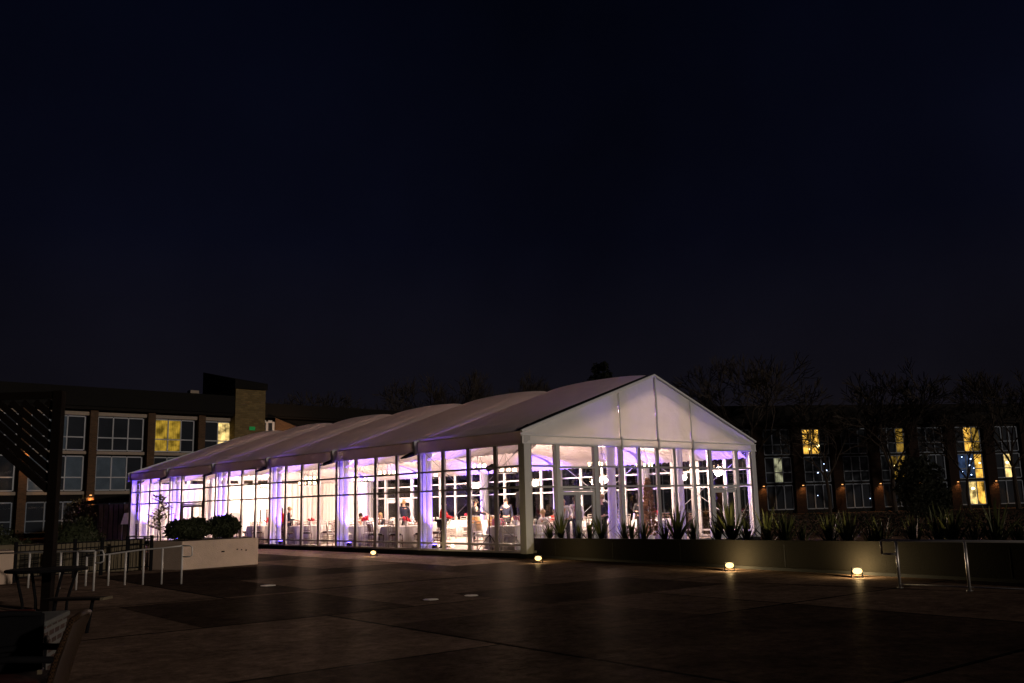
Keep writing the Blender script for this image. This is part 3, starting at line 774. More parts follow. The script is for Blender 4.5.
    if hair:
        hb = MB(); c = hc+V((0, .018, .035))
        hb.ball(c, .1, 12, (.92, 1.02, 1.0))
        if hair[1] == 'long': hb.ball(hc+V((0, .06, -.08)), .1, 10, (.95, .55, 1.4))
        hb.build('hair', M[hair[0]], root, True)
    return root
Z0 = FZ+.005
person((1.95, 6.35, Z0), rad(40), 'musician in a red shirt standing at a black keyboard', M['red'], M['charcoal'], ('hairfair', 'short'), 'stand', 1.58, .1, ((.38, -.32, .05), (.38, -.32, .05)))
person((1.0, 15.9, Z0), rad(-60), 'guest in a red top standing behind the left round table', M['red'], M['charcoal'], ('hairdark', 'long'), 'stand', 1.52, .08, ((.3, -.3, .05), (.1, -.5, .05)))
person((1.75, 16.75, Z0), rad(60), 'guest in dark navy clothes facing the one in red', M['navy'], M['navy'], ('hairfair', 'short'), 'stand', 1.55, .12, ((.3, -.3, .05), (.1, -.5, .05)))
person((3.35, 1.75, Z0), rad(-60), 'bald waiter in a white shirt leaning over the table behind the gable corner', M['white'], M['charcoal'], None, 'stand', 1.58, .25, ((.4, -.25, .1), (.35, -.3, .15)))
person((4.05, 1.9, Z0), rad(150), 'guest in white with back turned beside the double door', M['white'], M['navy'], ('hairdark', 'short'), 'stand', 1.62, .15, ((.1, -.5, .05), (.1, -.5, .05)))
person((5.0, 1.65, Z0), rad(100), 'guest in a dark suit standing right of the double door', M['charcoal'], M['charcoal'], ('hairfair', 'short'), 'stand', 1.68, .05, ((.3, -.3, .05), (.1, -.5, .05)))
person((7.3, 1.9, Z0), rad(-40), 'guest in dark clothes left of the tall floral tree', M['charcoal'], M['charcoal'], ('hairdark', 'long'), 'stand', 1.6, .05, ((.3, -.25, .05), (.1, -.5, .05)))
person((4.4, 12.0, Z0), rad(160), 'guest in navy standing by the middle tables', M['navy'], M['charcoal'], ('hairfair', 'short'), 'stand', 1.7, 0, ((.1, -.5, .05), (.1, -.5, .05)))
person((5.4, 11.75, Z0+.03), rad(200), 'guest in a rose top seated at the middle table', M['rose'], M['charcoal'], ('hairfair', 'long'), 'sit', 1.6, .1, ((.35, -.25, .05), (.35, -.25, .05)))
person((5.3, 8.6, Z0), rad(30), 'band member in black playing behind the drums', M['charcoal'], M['charcoal'], ('hairdark', 'short'), 'stand', 1.65, .1, ((.4, -.2, .1), (.4, -.3, .1)))
person((6.8, 8.4, Z0), rad(-40), 'band member in a navy jacket by the tall speaker', M['navy'], M['charcoal'], ('hairdark', 'short'), 'stand', 1.66, .0, ((.35, -.15, .05), (.1, -.5, .05)))
person((1.3, 27.2, Z0), rad(20), 'guest in red near the far left drapes', M['red'], M['charcoal'], ('hairdark', 'short'), 'stand', 1.6, .0, ((.1, -.5, .05), (.1, -.5, .05)))

def seated(tx_, ty_, dirx, diry, label, top, hair):
    c = [q for q in seats if abs(q[0]-tx_) < .01 and abs(q[1]-ty_) < .01]
    q = max(c, key=lambda q: (q[2]-tx_)*dirx+(q[3]-ty_)*diry)
    person((q[2]-.06*math.cos(q[4]+PI/2), q[3]-.06*math.sin(q[4]+PI/2), Z0), q[4], label, M[top], M['charcoal'], hair, 'sit', 1.6, .12, ((.36, -.28, .03), (.36, -.28, .03)))
seated(2.0, 2.6, 1, .2, 'guest in white seated at the round table inside the front corner, far side', 'white', ('hairfair', 'short'))
seated(2.0, 2.6, -.2, 1, 'guest in rose seated at the round table inside the front corner', 'rose', ('hairdark', 'long'))
seated(1.9, 11.1, 1, .3, 'guest in charcoal seated at the third bay table', 'charcoal', ('hairfair', 'long'))
seated(1.9, 11.1, .3, 1, 'guest in white seated at the third bay table', 'white', ('hairdark', 'short'))
seated(6.0, 12.8, .3, 1, 'guest in navy seated at the middle table behind', 'navy', ('hairdark', 'short'))
seated(5.6, 3.9, 1, .2, 'guest in charcoal seated on the far side of the centre line table', 'charcoal', ('hairfair', 'short'))
seated(5.6, 3.9, .2, 1, 'guest in red seated at the centre line table', 'red', ('hairdark', 'long'))
seated(8.8, 2.4, .3, 1, 'guest in navy seated behind the right half of the gable', 'navy', ('hairfair', 'long'))
seated(9.6, 6.0, 0, 1, 'guest in white seated at the far glass wall table', 'white', ('hairdark', 'short'))
seated(2.0, 19.0, 1, 0, 'guest in dark clothes seated at the table nearest the side door', 'charcoal', ('hairdark', 'short'))
# keyboard on X-stand
t = thing('keyboard', 'black keyboard on a folding stand in front of the red-shirted musician', 'keyboard', (1.65, 5.95, Z0), rad(40))
MB().box(-.5, .5, -.14, .14, .88, .96).build('keyboard_body', M['black'], t, bevel=.01)
MB().box(-.46, .46, .0, .12, .962, .97).build('keys', M['ceramic'], t)
MB().bar((-.35, 0, 0), (.3, 0, .87), .03).bar((.35, .04, 0), (-.3, .04, .87), .03).bar((-.35, -.2, .012), (-.35, .2, .012), .03).bar((.35, -.2, .012), (.35, .2, .012), .03).build('stand', M['black'], t)
# drums
def drum(x, y, r_, z0, z1, lb):
    t = thing('drum', lb, 'drum', (x, y, Z0), 0, 'drums of the band')
    MB().lathe([(r_, z0), (r_, z1)], (0, 0, 0), 20).build('shell', M['tanbox'], t, True)
    MB().lathe([(r_*.98, z1+.001), (r_*.97, z1+.012)], (0, 0, 0), 20).build('drum_head', M['ceramic'], t)
    hp = MB()
    for z in (z0+.01, z1-.02): hp.lathe([(r_*1.02, z), (r_*1.02, z+.03)], (0, 0, 0), 20)
    hp.build('hoop', M['steel'], t)
    for a in (0, 2.1, 4.2): MB().tube([(r_*1.0*math.cos(a), r_*math.sin(a), z0+.1), (r_*1.25*math.cos(a), r_*1.25*math.sin(a), 0)], .01, 5).build('leg', M['steel'], t)
drum(4.2, 7.3, .26, .45, 1.0, 'left tan drum of the pair behind the nearest bay'); drum(4.9, 7.0, .22, .5, .98, 'right tan drum of the pair behind the nearest bay')
# speaker on pole
def speaker(x, y, rz, lb):
    t = thing('loudspeaker', lb, 'loudspeaker', (x, y, Z0), rz, 'loudspeakers of the band')
    MB().hexa([(-.19, -.17, 1.25), (.19, -.17, 1.25), (.14, .17, 1.25), (-.14, .17, 1.25), (-.19, -.17, 1.85), (.19, -.17, 1.85), (.14, .17, 1.85), (-.14, .17, 1.85)]).build('cabinet', M['blackmatte'], t, bevel=.015)
    MB().box(-.165, .165, -.182, -.172, 1.28, 1.82).build('grille', M['charcoal'], t)
    MB().tube([(0, 0, .25), (0, 0, 1.25)], .018, 8).build('pole', M['black'], t)
    for a in (.3, 2.4, 4.5): MB().tube([(0, 0, .5), (.45*math.cos(a), .45*math.sin(a), .01)], .012, 6).build('leg', M['black'], t)
speaker(6.2, 6.9, rad(-40), 'loudspeaker on a tripod pole beside the tan drums'); speaker(3.6, 9.6, rad(-40), 'loudspeaker on a tripod pole left of the band')
# stage light on tripod
t = thing('stage_light_stand', 'black tripod stand with a small stage lamp on top close to the long glass wall', 'light stand', (.75, 2.45, Z0), rad(20))
MB().tube([(0, 0, .15), (0, 0, 2.45)], .014, 8).build('pole', M['black'], t)
for a in (.3, 2.4, 4.5): MB().tube([(0, 0, .5), (.42*math.cos(a), .42*math.sin(a), .01)], .011, 6).tube([(0, 0, .2), (.22*math.cos(a), .22*math.sin(a), .25)], .007, 5).build('leg', M['black'], t)
hd = MB().lathe([(.05, -.1), (.085, -.06), (.09, .1), (.1, .14)], (0, 0, 0), 14).build('lamp_head', M['blackmatte'], t, True)
hd.location = (.05, 0, 2.52); hd.rotation_euler = (rad(70), 0, rad(60))
MB().bar((-.1, 0, 2.45), (.15, 0, 2.45), .02).build('crossbar', M['black'], t)
for (x, y, lb) in ((3.2, 6.1, 'thin microphone stand left of the tan drums'), (4.6, 6.3, 'thin microphone stand right of the tan drums')):
    t = thing('microphone_stand', lb, 'microphone stand', (x, y, Z0), 0, 'microphone stands of the band')
    MB().tube([(0, 0, .03), (0, 0, 1.3), (.25, -.1, 1.55)], .009, 6).build('boom', M['black'], t)
    MB().lathe([(.14, 0), (.13, .03)], (0, 0, 0), 14).build('base', M['black'], t)
    MB().ball((.27, -.11, 1.57), .03, 8).build('microphone', M['blackmatte'], t)
# tall floral tree and blue truss column
def twiggy(t, h, rr, n, mats, r0=.03):
    MB().tube([(0, 0, 0), (.03, .01, h*.5), (0, 0, h*.95)], [r0, r0*.8, r0*.3], 7).build('trunk', M['bark'], t)
    lf = MB()
    for i in range(n):
        z = .25+random.random()*(h-.3); R_ = rr*(1.05-z/h)**.6*(.5+.5*random.random()); a = random.random()*6.28
        c = Vector((R_*math.cos(a), R_*math.sin(a), z)); d = Vector((random.gauss(0, 1), random.gauss(0, 1), random.gauss(0, 1))).normalized()*.06
        s = d.cross(Vector((.3, .5, .8))).normalized()*.035
        lf.quad(c-d, c+s, c+d, c-s)
    lf.build('crown', mats, t)
t = thing('floral_tree', 'tall slim tree of dried tan and green florals behind the gable centre', 'floral tree', (6.6, .95, Z0))
MB().lathe([(.14, 0), (.17, .25), (.15, .27)], (0, 0, 0), 14).build('pot', M['ceramic'], t)
twiggy(t, 2.2, .33, 900, M['twigtan'])
t = thing('truss_column', 'slim lattice truss column lit blue behind the gable', 'truss', (5.6, 1.4, Z0))
tr = MB()
for (a, b) in ((-.1, -.1), (.1, -.1), (.1, .1), (-.1, .1)): tr.tube([(a, b, .03), (a, b, 1.75)], .014, 6)
for i in range(8):
    z = .05+i*.21; tr.tube([(-.1, -.1, z), (.1, -.1, z+.2)], .007, 5).tube([(.1, .1, z), (-.1, .1, z+.2)], .007, 5).tube([(.1, -.1, z), (.1, .1, z+.2)], .007, 5).tube([(-.1, .1, z), (-.1, -.1, z+.2)], .007, 5)
tr.build('lattice', M['alu_white'], t); MB().box(-.18, .18, -.18, .18, 0, .03).build('base_plate', M['black'], t)
lamp('truss_lamp', 'SPOT', (0, 0, .06), 150, (.08, .1, 1), t, aim=(0, 0, 3), spot_size=rad(40), shadow_soft_size=.04)
# red exit sign inside above far door
t = thing('exit_sign', 'red lit exit sign high on the far wall seen through the double door', 'exit sign', (W-.32, 5.0, 2.0), rad(-90))
MB().box(-.16, .16, -.03, .03, 0, .2).build('housing', M['blackmatte'], t)
MB().box(-.15, .15, -.034, -.031, .01, .19).build('lit_face', M['redsign'], t)
tx = bpy.data.curves.new('lettering', 'FONT'); tx.body = 'EXIT'; tx.size = .13; tx.align_x = 'CENTER'; tx.extrude = .002
tmp = bpy.data.objects.new('lettering_curve', tx); COL.objects.link(tmp)
tme = bpy.data.meshes.new_from_object(tmp.evaluated_get(bpy.context.evaluated_depsgraph_get())); bpy.data.objects.remove(tmp)
to = bpy.data.objects.new('lettering', tme); COL.objects.link(to); to.parent = t; to.location = (0, -.038, .055); to.rotation_euler = (rad(90), 0, 0); tme.materials.clear(); tme.materials.append(M['ceramic'])
# shelving unit, armchair at the left end
t = thing('shelf_unit', 'open shelf unit inside the marquee just right of the side door', 'shelf', (2.6, 19.9, Z0), rad(20))
for sx in (-1, 1):
    for sy in (-1, 1): MB().box(sx*.45-.02, sx*.45+.02, sy*.2-.02, sy*.2+.02, 0, 1.45).build('upright', M['black'], t)
for z in (.3, .7, 1.05, 1.4): MB().box(-.429, .429, -.2, .2, z, z+.025).build('shelf', M['tanbox'], t)
t = thing('office_chair', 'dark high-back chair near the left end of the marquee', 'chair', (2.2, 26.3, Z0), rad(70))
MB().box(-.24, .24, -.24, .24, .42, .5).build('seat', M['charcoal'], t, bevel=.03)
MB().hexa([(-.22, .2, .5), (.22, .2, .5), (.22, .26, .5), (-.22, .26, .5), (-.2, .34, 1.15), (.2, .34, 1.15), (.2, .39, 1.15), (-.2, .39, 1.15)]).build('backrest', M['charcoal'], t, bevel=.02)
MB().tube([(0, 0, .08), (0, 0, .42)], .03, 8).build('column', M['black'], t)
for k in range(5):
    a = k*1.257; MB().tube([(0, 0, .09), (.28*math.cos(a), .28*math.sin(a), .04)], .018, 6).build('leg', M['black'], t)
t = thing('cabinet', 'pale cabinet standing behind the glass between door and shelf', 'cabinet', (1.2, 21.0, Z0), 0)
MB().box(-.3, .3, -.3, .3, 0, 1.35).build('carcass', M['chairwhite'], t, bevel=.01); MB().box(-.33, -.302, -.26, .26, .06, 1.3).build('door_front', M['tanbox'], t)

# ------------------------------------------------------------------ lights under eaves + ground floods
for k, lb in ((1, 'first'), (2, 'second'), (3, 'third'), (4, 'fourth'), (5, 'fifth')):
    t = thing('eave_floodlight', 'dark flat floodlight hung under the long eave, '+lb+' from the front corner', 'floodlight', (-.10, k*BAY, H0-.08), 0, 'dark floodlights under the long eave')
    MB().hexa([(-.45, -.02, -.12), (0, -.02, .0), (0, .30, .0), (-.45, .30, -.12), (-.45, -.02, -.08), (-.05, -.02, .10), (-.05, .30, .10), (-.45, .30, -.08)]).build('housing', M['blackmatte'], t, bevel=.01)
    MB().bar((-.08, .14, .02), (-.02, .14, .16), .04).build('bracket', M['black'], t)
fl = [(-1.47, 5.44, 'leftmost, before the long glass wall', 30), (-1.30, -1.82, 'at the front corner of the marquee', 60),
      (-1.30, -7.65, 'middle of the planter wall', 120), (-1.53, -10.63, 'nearest the right handrail', 120)]
for i, (x, y, lb, en) in enumerate(fl):
    t = thing('ground_floodlight', 'small bright warm floodlight on the paving, '+lb, 'floodlight', (x, y, 0), rad(38), 'warm floodlights on the paving')
    MB().box(-.07, .07, -.1, .1, 0, .012).bar((0, -.1, .0), (0, -.1, .11), .03, .012).bar((0, .1, 0), (0, .1, .11), .03, .012).build('bracket', M['black'], t)
    hd = MB().hexa([(-.07, -.085, -.06), (.05, -.085, -.06), (.05, .085, -.06), (-.07, .085, -.06), (-.07, -.085, .06), (.05, -.085, .06), (.05, .085, .06), (-.07, .085, .06)]).build('housing', M['black'], t)
    hd.location = (0, 0, .12)
    MB().ball((-.075, 0, .12), .072, 12, (.5, 1.2, .8)).build('lens', M['lens'], t, True)
    lamp('flood_glow', 'POINT', (-.16, 0, .19), en*.42, (1, .74, .36), t, shadow_soft_size=.05)
    if i: lamp('wall_halo_spot', 'SPOT', (.28, .03, .12), en*.9, (1, .70, .30), t, aim=(1.07, -.59, .35), spot_size=rad(150), spot_blend=1, shadow_soft_size=.05)  # added spot set off the fixture, only to make a halo on the wall

# ------------------------------------------------------------------ planter wall with spiky plants (right)
wp = [Vector((.40, .30, 0)), Vector((-.60, -7.45, 0)), Vector((-1.10, -12.05, 0)), Vector((-1.75, -18.6, 0)), Vector((-2.4, -26, 0))]
t = thing('planter_wall', 'long low dark concrete planter wall running right from the marquee corner', 'planter', (0, 0, 0))
mbw = MB(); mbk = MB(); mbe = MB()
def ztop(p): return .50 if p.y > 0 else min(.62, .50+(-p.y)*.0105)
for a, b in zip(wp[:-1], wp[1:]):
    d = (b-a).normalized(); n = Vector((-d.y, d.x, 0))*-1  # towards camera side (west)
    if n.x > 0: n = -n
    th = .2
    mbw.hexa([a, b, b-n*th, a-n*th, a+Vector((0, 0, ztop(a))), b+Vector((0, 0, ztop(b))), b-n*th+Vector((0, 0, ztop(b))), a-n*th+Vector((0, 0, ztop(a)))])
    mbk.hexa([a+n*.05, b+n*.05, b+n*.002, a+n*.002, a+n*.05+Vector((0, 0, .06)), b+n*.05+Vector((0, 0, .06)), b+n*.002+Vector((0, 0, .06)), a+n*.002+Vector((0, 0, .06))])
    mbe.hexa([a-n*.21+Vector((0, 0, .0)), b-n*.21, b-n*1.6, a-n*1.6+Vector((0, 0, 0))]+[q+Vector((0, 0, .36)) for q in (a-n*.21, b-n*.21, b-n*1.6, a-n*1.6)])
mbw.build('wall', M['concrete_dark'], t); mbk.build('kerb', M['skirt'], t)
mbe.build('soil_bed', plain('soil', (.03, .022, .016), .95, 0, .3, 8, .6), t)
jn = MB(); cpn = MB()
for a, b in zip(wp[:-1], wp[1:]):
    d = (b-a).normalized(); n = Vector((d.y, -d.x, 0)); n = n if n.x < 0 else -n
    for q in range(int((b-a).length/2.4)):
        p = a+d*(1.2+2.4*q); jn.bar(p+n*.003+Vector((0, 0, .08)), p+n*.003+Vector((0, 0, ztop(p)-.06)), .02, .008, up=n)
    A, B = a+n*.015, b+n*.015; C_, D_ = b-n*.215, a-n*.215
    cpn.hexa([A+Vector((0, 0, ztop(a)+.001)), B+Vector((0, 0, ztop(b)+.001)), C_+Vector((0, 0, ztop(b)+.001)), D_+Vector((0, 0, ztop(a)+.001)),
              A+Vector((0, 0, ztop(a)+.03)), B+Vector((0, 0, ztop(b)+.03)), C_+Vector((0, 0, ztop(b)+.03)), D_+Vector((0, 0, ztop(a)+.03))])
jn.build('expansion_joints', M['skirt'], t); cpn.build('coping', M['concrete_dark'], t)
def yucca(seed, n=30, h=.62):
    rnd = random.Random(seed); t = thing('spiky_plant', '', 'plant')
    lf = MB()
    for i in range(n):
        a = rnd.random()*6.28; tilt = .08+.75*(i/n)**1.2+rnd.uniform(-.08, .08); ln = h*(.75+.35*rnd.random()); wd = .021+.009*rnd.random()
        pts = []
        for k in range(6):
            s = k/5; ang = tilt*(.75+.6*s); r_ = 0
            if k == 0: p = Vector((.02*math.cos(a), .02*math.sin(a), .05+.10*rnd.random())); pts.append(p)
            else:
                p = pts[-1]+Vector((math.sin(ang)*math.cos(a), math.sin(ang)*math.sin(a), math.cos(ang)))*ln/5; pts.append(p)
        sd = Vector((-math.sin(a), math.cos(a), 0)); nn = Vector((math.cos(a), math.sin(a), 0))*.004
        ws = [wd*.7, wd, wd, wd*.8, wd*.5, .001]
        for k in range(5):
            lf.quad(pts[k]-sd*ws[k], pts[k]+sd*ws[k], pts[k+1]+sd*ws[k+1], pts[k+1]-sd*ws[k+1])
    lf.build('foliage', M['leafyucca'], t)
    MB().tube([(0, 0, 0), (0, 0, .2)], [.05, .04], 8).build('stem', M['bark'], t)
    return t
yk = [yucca(i, 24+5*i, .78+.05*i) for i in range(3)]
ypos = [(.94, .0), (.84, -.57), (.76, -1.31), (.71, -1.73), (.66, -2.26), (.56, -3.12), (.53, -3.42), (.48, -3.9), (.40, -4.64), (.36, -5.04), (.31, -5.53), (.22, -6.28), (.18, -6.73), (.13, -7.2),
        (.06, -7.78), (.02, -8.24), (-.03, -8.68), (-.11, -9.39), (-.15, -9.81), (-.21, -10.29), (-.23, -10.53), (-.31, -11.23), (-.36, -11.69), (-.39, -12.02), (-.43, -12.39), (-.47, -12.77), (-.51, -13.17), (-.55, -13.6)]
used = [False]*3
for i, (x, y) in enumerate(ypos):
    j = [0, 2, 1, 0, 2, 1, 0, 2][i % 8]
    if i < 5: wh = 'by the marquee corner'
    elif i < 14: wh = 'before the glazed gable'
    elif i < 21: wh = 'against the dark hotel'
    else: wh = 'behind the right handrail'
    sc = random.uniform(.6, 1.15)*(1.0 if i % 3 else 1.1)
    place(yk[j], (x+random.uniform(-.08, .08), y, .36), random.random()*6, 'spiky green plant on the planter '+wh, 'spiky plants along the planter wall', not used[j], sc); used[j] = True

# ------------------------------------------------------------------ handrails
t = thing('handrail', 'pale tubular handrail with a looped end at the right edge', 'handrail')
RZ = .76
def rl(y): return -3.06+(-12.17-y)*.057
for y in (-12.17, -13.25, -14.4): MB().tube([(rl(y), y, 0), (rl(y), y, RZ)], .024, 10).lathe([(.05, 0), (.05, .012)], (rl(y), y, 0), 10).build('post', M['steel'], t, True)
MB().tube([(rl(-11.92), -11.92, RZ-.22), (rl(-11.92), -11.92, RZ-.02), (rl(-11.94), -11.94, RZ), (rl(-14.9), -14.9, RZ)], .020, 10).tube([(rl(-11.92), -11.92, RZ-.22), (rl(-12.17), -12.17, RZ-.22)], .018, 10).build('top_rail', M['steel'], t, True)
MB().tube([(rl(-12.17), -12.17, .06), (rl(-14.9), -14.9, .06)], .012, 8).build('lower_rail', M['steel'], t, True)
def rail(posts, h, label, loop=None, nm=None):
    t = thing('handrail', label, 'handrail', (0, 0, 0), 0, None)
    for p, hh in zip(posts, h): MB().tube([(p[0], p[1], 0), (p[0], p[1], hh)], .022, 8).build('post', M['railpaint'], t, True)
    MB().tube([(p[0], p[1], hh) for p, hh in zip(posts, h)], .017, 8).build('top_rail', M['railpaint'], t, True)
    if loop: MB().tube(loop, .015, 8).build('end_loop', M['railpaint'], t, True)
rail([(-9.77, .42), (-10.06, .76), (-10.36, 1.02), (-10.64, 1.30), (-10.92, 1.49), (-11.25, 1.9)], [.80, .76, .74, .70, .66, .62], 'pale handrail with looped end in front of the concrete planter',
     [(-9.77, .42, .80), (-9.66, .30, .80), (-9.62, .26, .76), (-9.62, .26, .60), (-9.66, .30, .57), (-9.77, .42, .57)])
rail([(-11.59, .38), (-11.73, .99), (-11.86, 1.63), (-12.2, 2.59), (-12.6, 3.6)], [.79, .77, .76, .74, .72], 'pale handrail nearer the picnic table, in front of the black fence',
     [(-11.59, .38, .79), (-11.50, .22, .79), (-11.48, .2, .72), (-11.48, .2, .58), (-11.52, .26, .55), (-11.59, .38, .55)])

# ------------------------------------------------------------------ left planter and low walls
def prism(mb, pts, z0, z1):
    n = len(mb.v)
    mb.v += [(p[0], p[1], z0) for p in pts]+[(p[0], p[1], z1) for p in pts]; k = len(pts)
    mb.f.append(tuple(n+i for i in reversed(range(k)))); mb.mi.append(mb.cur)
    mb.f.append(tuple(n+k+i for i in range(k))); mb.mi.append(mb.cur)
    for i in range(k):
        j = (i+1) % k; mb.f.append((n+i, n+j, n+k+j, n+k+i)); mb.mi.append(mb.cur)
    return mb
t = thing('concrete_planter', 'pale concrete planter block with chipped stains holding two clipped bushes', 'planter')
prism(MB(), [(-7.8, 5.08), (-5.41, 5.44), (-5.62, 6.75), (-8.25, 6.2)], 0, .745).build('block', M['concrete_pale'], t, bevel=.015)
prism(MB(), [(-7.66, 5.24), (-5.56, 5.56), (-5.74, 6.62), (-8.05, 6.1)], .7451, .765).build('soil', bpy.data.materials['soil'], t)
ch = MB()
for (u_, z, w_, h_) in ((.50, .40, .10, .035), (.70, .44, .05, .03), (.76, .42, .04, .03), (.82, .40, .05, .035)):
    x = -7.8+2.39*u_; y = 5.08+.36*u_
    prism(ch, [(x, y-.004), (x+w_, y-.004+.36/2.39*w_), (x+w_, y+.02), (x, y+.02)], z, z+h_)
ch.build('chipped_patch', M['concrete_dark'], t)
t = thing('concrete_wall', 'tan low concrete wall with louvred vents behind the black fence', 'wall')
a, b = Vector((-14.5, 7.5)), Vector((-8.32, 6.3)); d = (b-a).normalized(); n = Vector((d.y, -d.x))
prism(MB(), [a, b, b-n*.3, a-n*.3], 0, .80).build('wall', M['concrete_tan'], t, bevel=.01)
for s in (3.3, 3.9, 4.6):
    p = a+d*s; o = MB()
    for k in range(7): o.bar((p.x+n.x*.012, p.y+n.y*.012, .2+.055*k), ((p+d*.42).x+n.x*.012, (p+d*.42).y+n.y*.012, .2+.055*k), .02, .045)
    o.build('louvre_vent', M['louvre'], t)
t = thing('concrete_block', 'pale concrete block end at the far left edge', 'wall')
prism(MB(), [(-13.6, 4.6), (-12.08, 4.27), (-11.85, 5.6), (-13.4, 5.9)], 0, .74).build('block', M['concrete_pale'], t, bevel=.015)
t = thing('metal_fence', 'black metal picket fence left of the concrete planter', 'fence')
a, b = Vector((-12.0, 4.45)), Vector((-8.35, 5.75)); d = (b-a).normalized(); ln = (b-a).length
for k in range(6):
    p = a+d*ln*k/5; MB().box(p.x-.035, p.x+.035, p.y-.035, p.y+.035, 0, .93).build('post', M['black'], t)
for z in (.12, .70, .84): MB().bar((a.x, a.y, z), (b.x, b.y, z), .03).build('rail', M['black'], t)
pk = MB(); c = int(ln/.115)
for k in range(1, c):
    p = a+d*ln*k/c; pk.bar((p.x, p.y, .12), (p.x, p.y, .86), .014)
pk.build('pickets', M['black'], t)

# ------------------------------------------------------------------ vegetation
def leafy(mb, c, rx, ry, rz, n, sz, rnd, shell=.55):
    for i in range(n):
        v = Vector((rnd.gauss(0, 1), rnd.gauss(0, 1), rnd.gauss(0, 1))).normalized()*(shell+(1-shell)*rnd.random()**.5)
        lump = 1+.10*math.sin(v.x*7+c[0])+.08*math.sin(v.y*9+v.z*5)
        p = Vector((c[0]+v.x*rx*lump, c[1]+v.y*ry*lump, c[2]+v.z*rz*lump))
        d = Vector((rnd.gauss(0, 1), rnd.gauss(0, 1), rnd.gauss(0, 1))).normalized(); s = d.cross(Vector((rnd.random(), rnd.random(), rnd.random()))).normalized()
        k = sz*(.7+.6*rnd.random()); mb.quad(p-d*k, p+s*k*.5, p+d*k, p-s*k*.5)
def bush(loc, rx, ry, h, label, name='clipped_bush', grp='clipped dark bushes', n=2600, mat='leafdark', sz=.035):
    t = thing(name, label, 'bush', loc, 0, grp); rnd = random.Random(int(loc[0]*100+loc[1]*7))
    mb = MB(); leafy(mb, (0, 0, h*.52), rx, ry, h*.5, n, sz, rnd, .8); leafy(mb, (0, 0, h*.54), rx*1.07, ry*1.07, h*.54, n//5, sz*1.2, rnd, .9)
    mb.ball((0, 0, h*.5), 1, 12, (rx*.86, ry*.86, h*.44)); mb.build('foliage', M[mat], t)
    MB().tube([(0, 0, 0), (0, 0, h*.4)], .03, 6).build('stem', M['bark'], t)
bush((-7.25, 5.85, .755), .66, .42, .56, 'long clipped bush on the left part of the concrete planter')
bush((-6.2, 5.95, .755), .42, .40, .62, 'round clipped bush on the right part of the concrete planter')
bush((-9.75, 7.45, 0), .70, .6, 1.35, 'wide dark bush behind the black fence')
bush((-11.6, 8.6, 0), 1.1, .6, 1.15, 'low dark bush behind the tan wall, far left')
# sapling
t = thing('sapling', 'thin young tree with sparse pale leaves in front of the marquee, left of the bushes', 'tree', (-7.75, 6.75, 0)); rnd = random.Random(5); t.scale = (1.5, 1.5, 1.08)
MB().tube([(0, 0, 0), (.02, 0, .8), (.0, .03, 1.3), (.05, 0, 1.8)], [.02, .016, .012, .005], 6).build('trunk', M['leafpale'], t)
br = MB(); cr_ = MB()
for i in range(44):
    z = .95+rnd.random()*.8; a = rnd.random()*6.28; ln = .12+.25*rnd.random()*(1.9-z)
    e_ = Vector((ln*math.cos(a), ln*math.sin(a), z+.12)); br.tube([(0, 0, z), e_], [.006, .003], 4)
    for q in range(4):
        p = Vector((0, 0, z)).lerp(e_, .4+.2*q)+Vector((rnd.gauss(0, .02), rnd.gauss(0, .02), 0)); dd = Vector((rnd.gauss(0, 1), rnd.gauss(0, 1), rnd.gauss(0, 1))).normalized()*.045; s_ = dd.cross(Vector((0, 0.3, 1))).normalized()*.022
        cr_.quad(p-dd, p+s_, p+dd, p-s_)
br.build('branches', M['bark'], t); cr_.build('crown', M['leafpale'], t)
# pale shrub by the left building corner
t = thing('rough_shrub', 'loose brownish shrub against the left hotel wall, beside the timber shed', 'shrub', (.2, 38.5, 0)); rnd = random.Random(9)
mb = MB(); leafy(mb, (0, 0, 1.25), .9, .7, 1.3, 2200, .07, rnd, .3); mb.build('foliage', plain('brown_leaf', (.11, .085, .04), .8, 0, .4, 2), t)
MB().tube([(0, 0, 0), (0, 0, 1.4)], .04, 6).build('stem', M['bark'], t)
# bare trees
def bare_tree(loc, h, label, seed, spread=.5, levels=5, r0=.22, leaf=False, grp='bare trees behind the courtyard', trunk_h=.28):
    rnd = random.Random(seed); t = thing('bare_tree', label, 'tree', loc, rnd.random()*6, grp)
    tk = MB(); cr_ = MB()
    th = h*trunk_h
    tk.tube([(0, 0, 0), (.1, 0, th*.5), (.0, .1, th)], [r0, r0*.85, r0*.75], 8); tk.build('trunk', M['bark'], t)
    def rec(p, d, ln, r_, lv):
        q = p; pts = [p]; dd = d
        for k in range(3):
            dd = (dd+Vector((rnd.gauss(0, .13), rnd.gauss(0, .13), rnd.gauss(0, .08)+.03))).normalized(); q = q+dd*ln/3; pts.append(q)
        r_ = max(r_, .028); cr_.tube(pts, [r_, r_*.9, r_*.8, r_*.7], 5 if lv < 3 else 3, False)
        if lv >= levels: return
        nb = 3 if lv < 4 else 4
        for k in range(nb):
            a = rnd.random()*6.28; s_ = spread*(.7+.6*rnd.random())
            x_ = dd.cross(Vector((0, 0, 1)) if abs(dd.z) < .95 else Vector((1, 0, 0))).normalized(); y_ = dd.cross(x_)
            nd = (dd*math.cos(s_)+(x_*math.cos(a)+y_*math.sin(a))*math.sin(s_)).normalized()
            rec(pts[-1] if k else pts[2], nd, ln*rnd.uniform(.62, .84), r_*.58, lv+1)
    for k in range(4):
        a = k*1.57+rnd.random(); nd = Vector((math.cos(a)*.5, math.sin(a)*.5, .85)).normalized()
        rec(Vector((0, .1, th)), nd, h*.24, r0*.5, 1)
    cr_.build('crown', M['bark'], t)
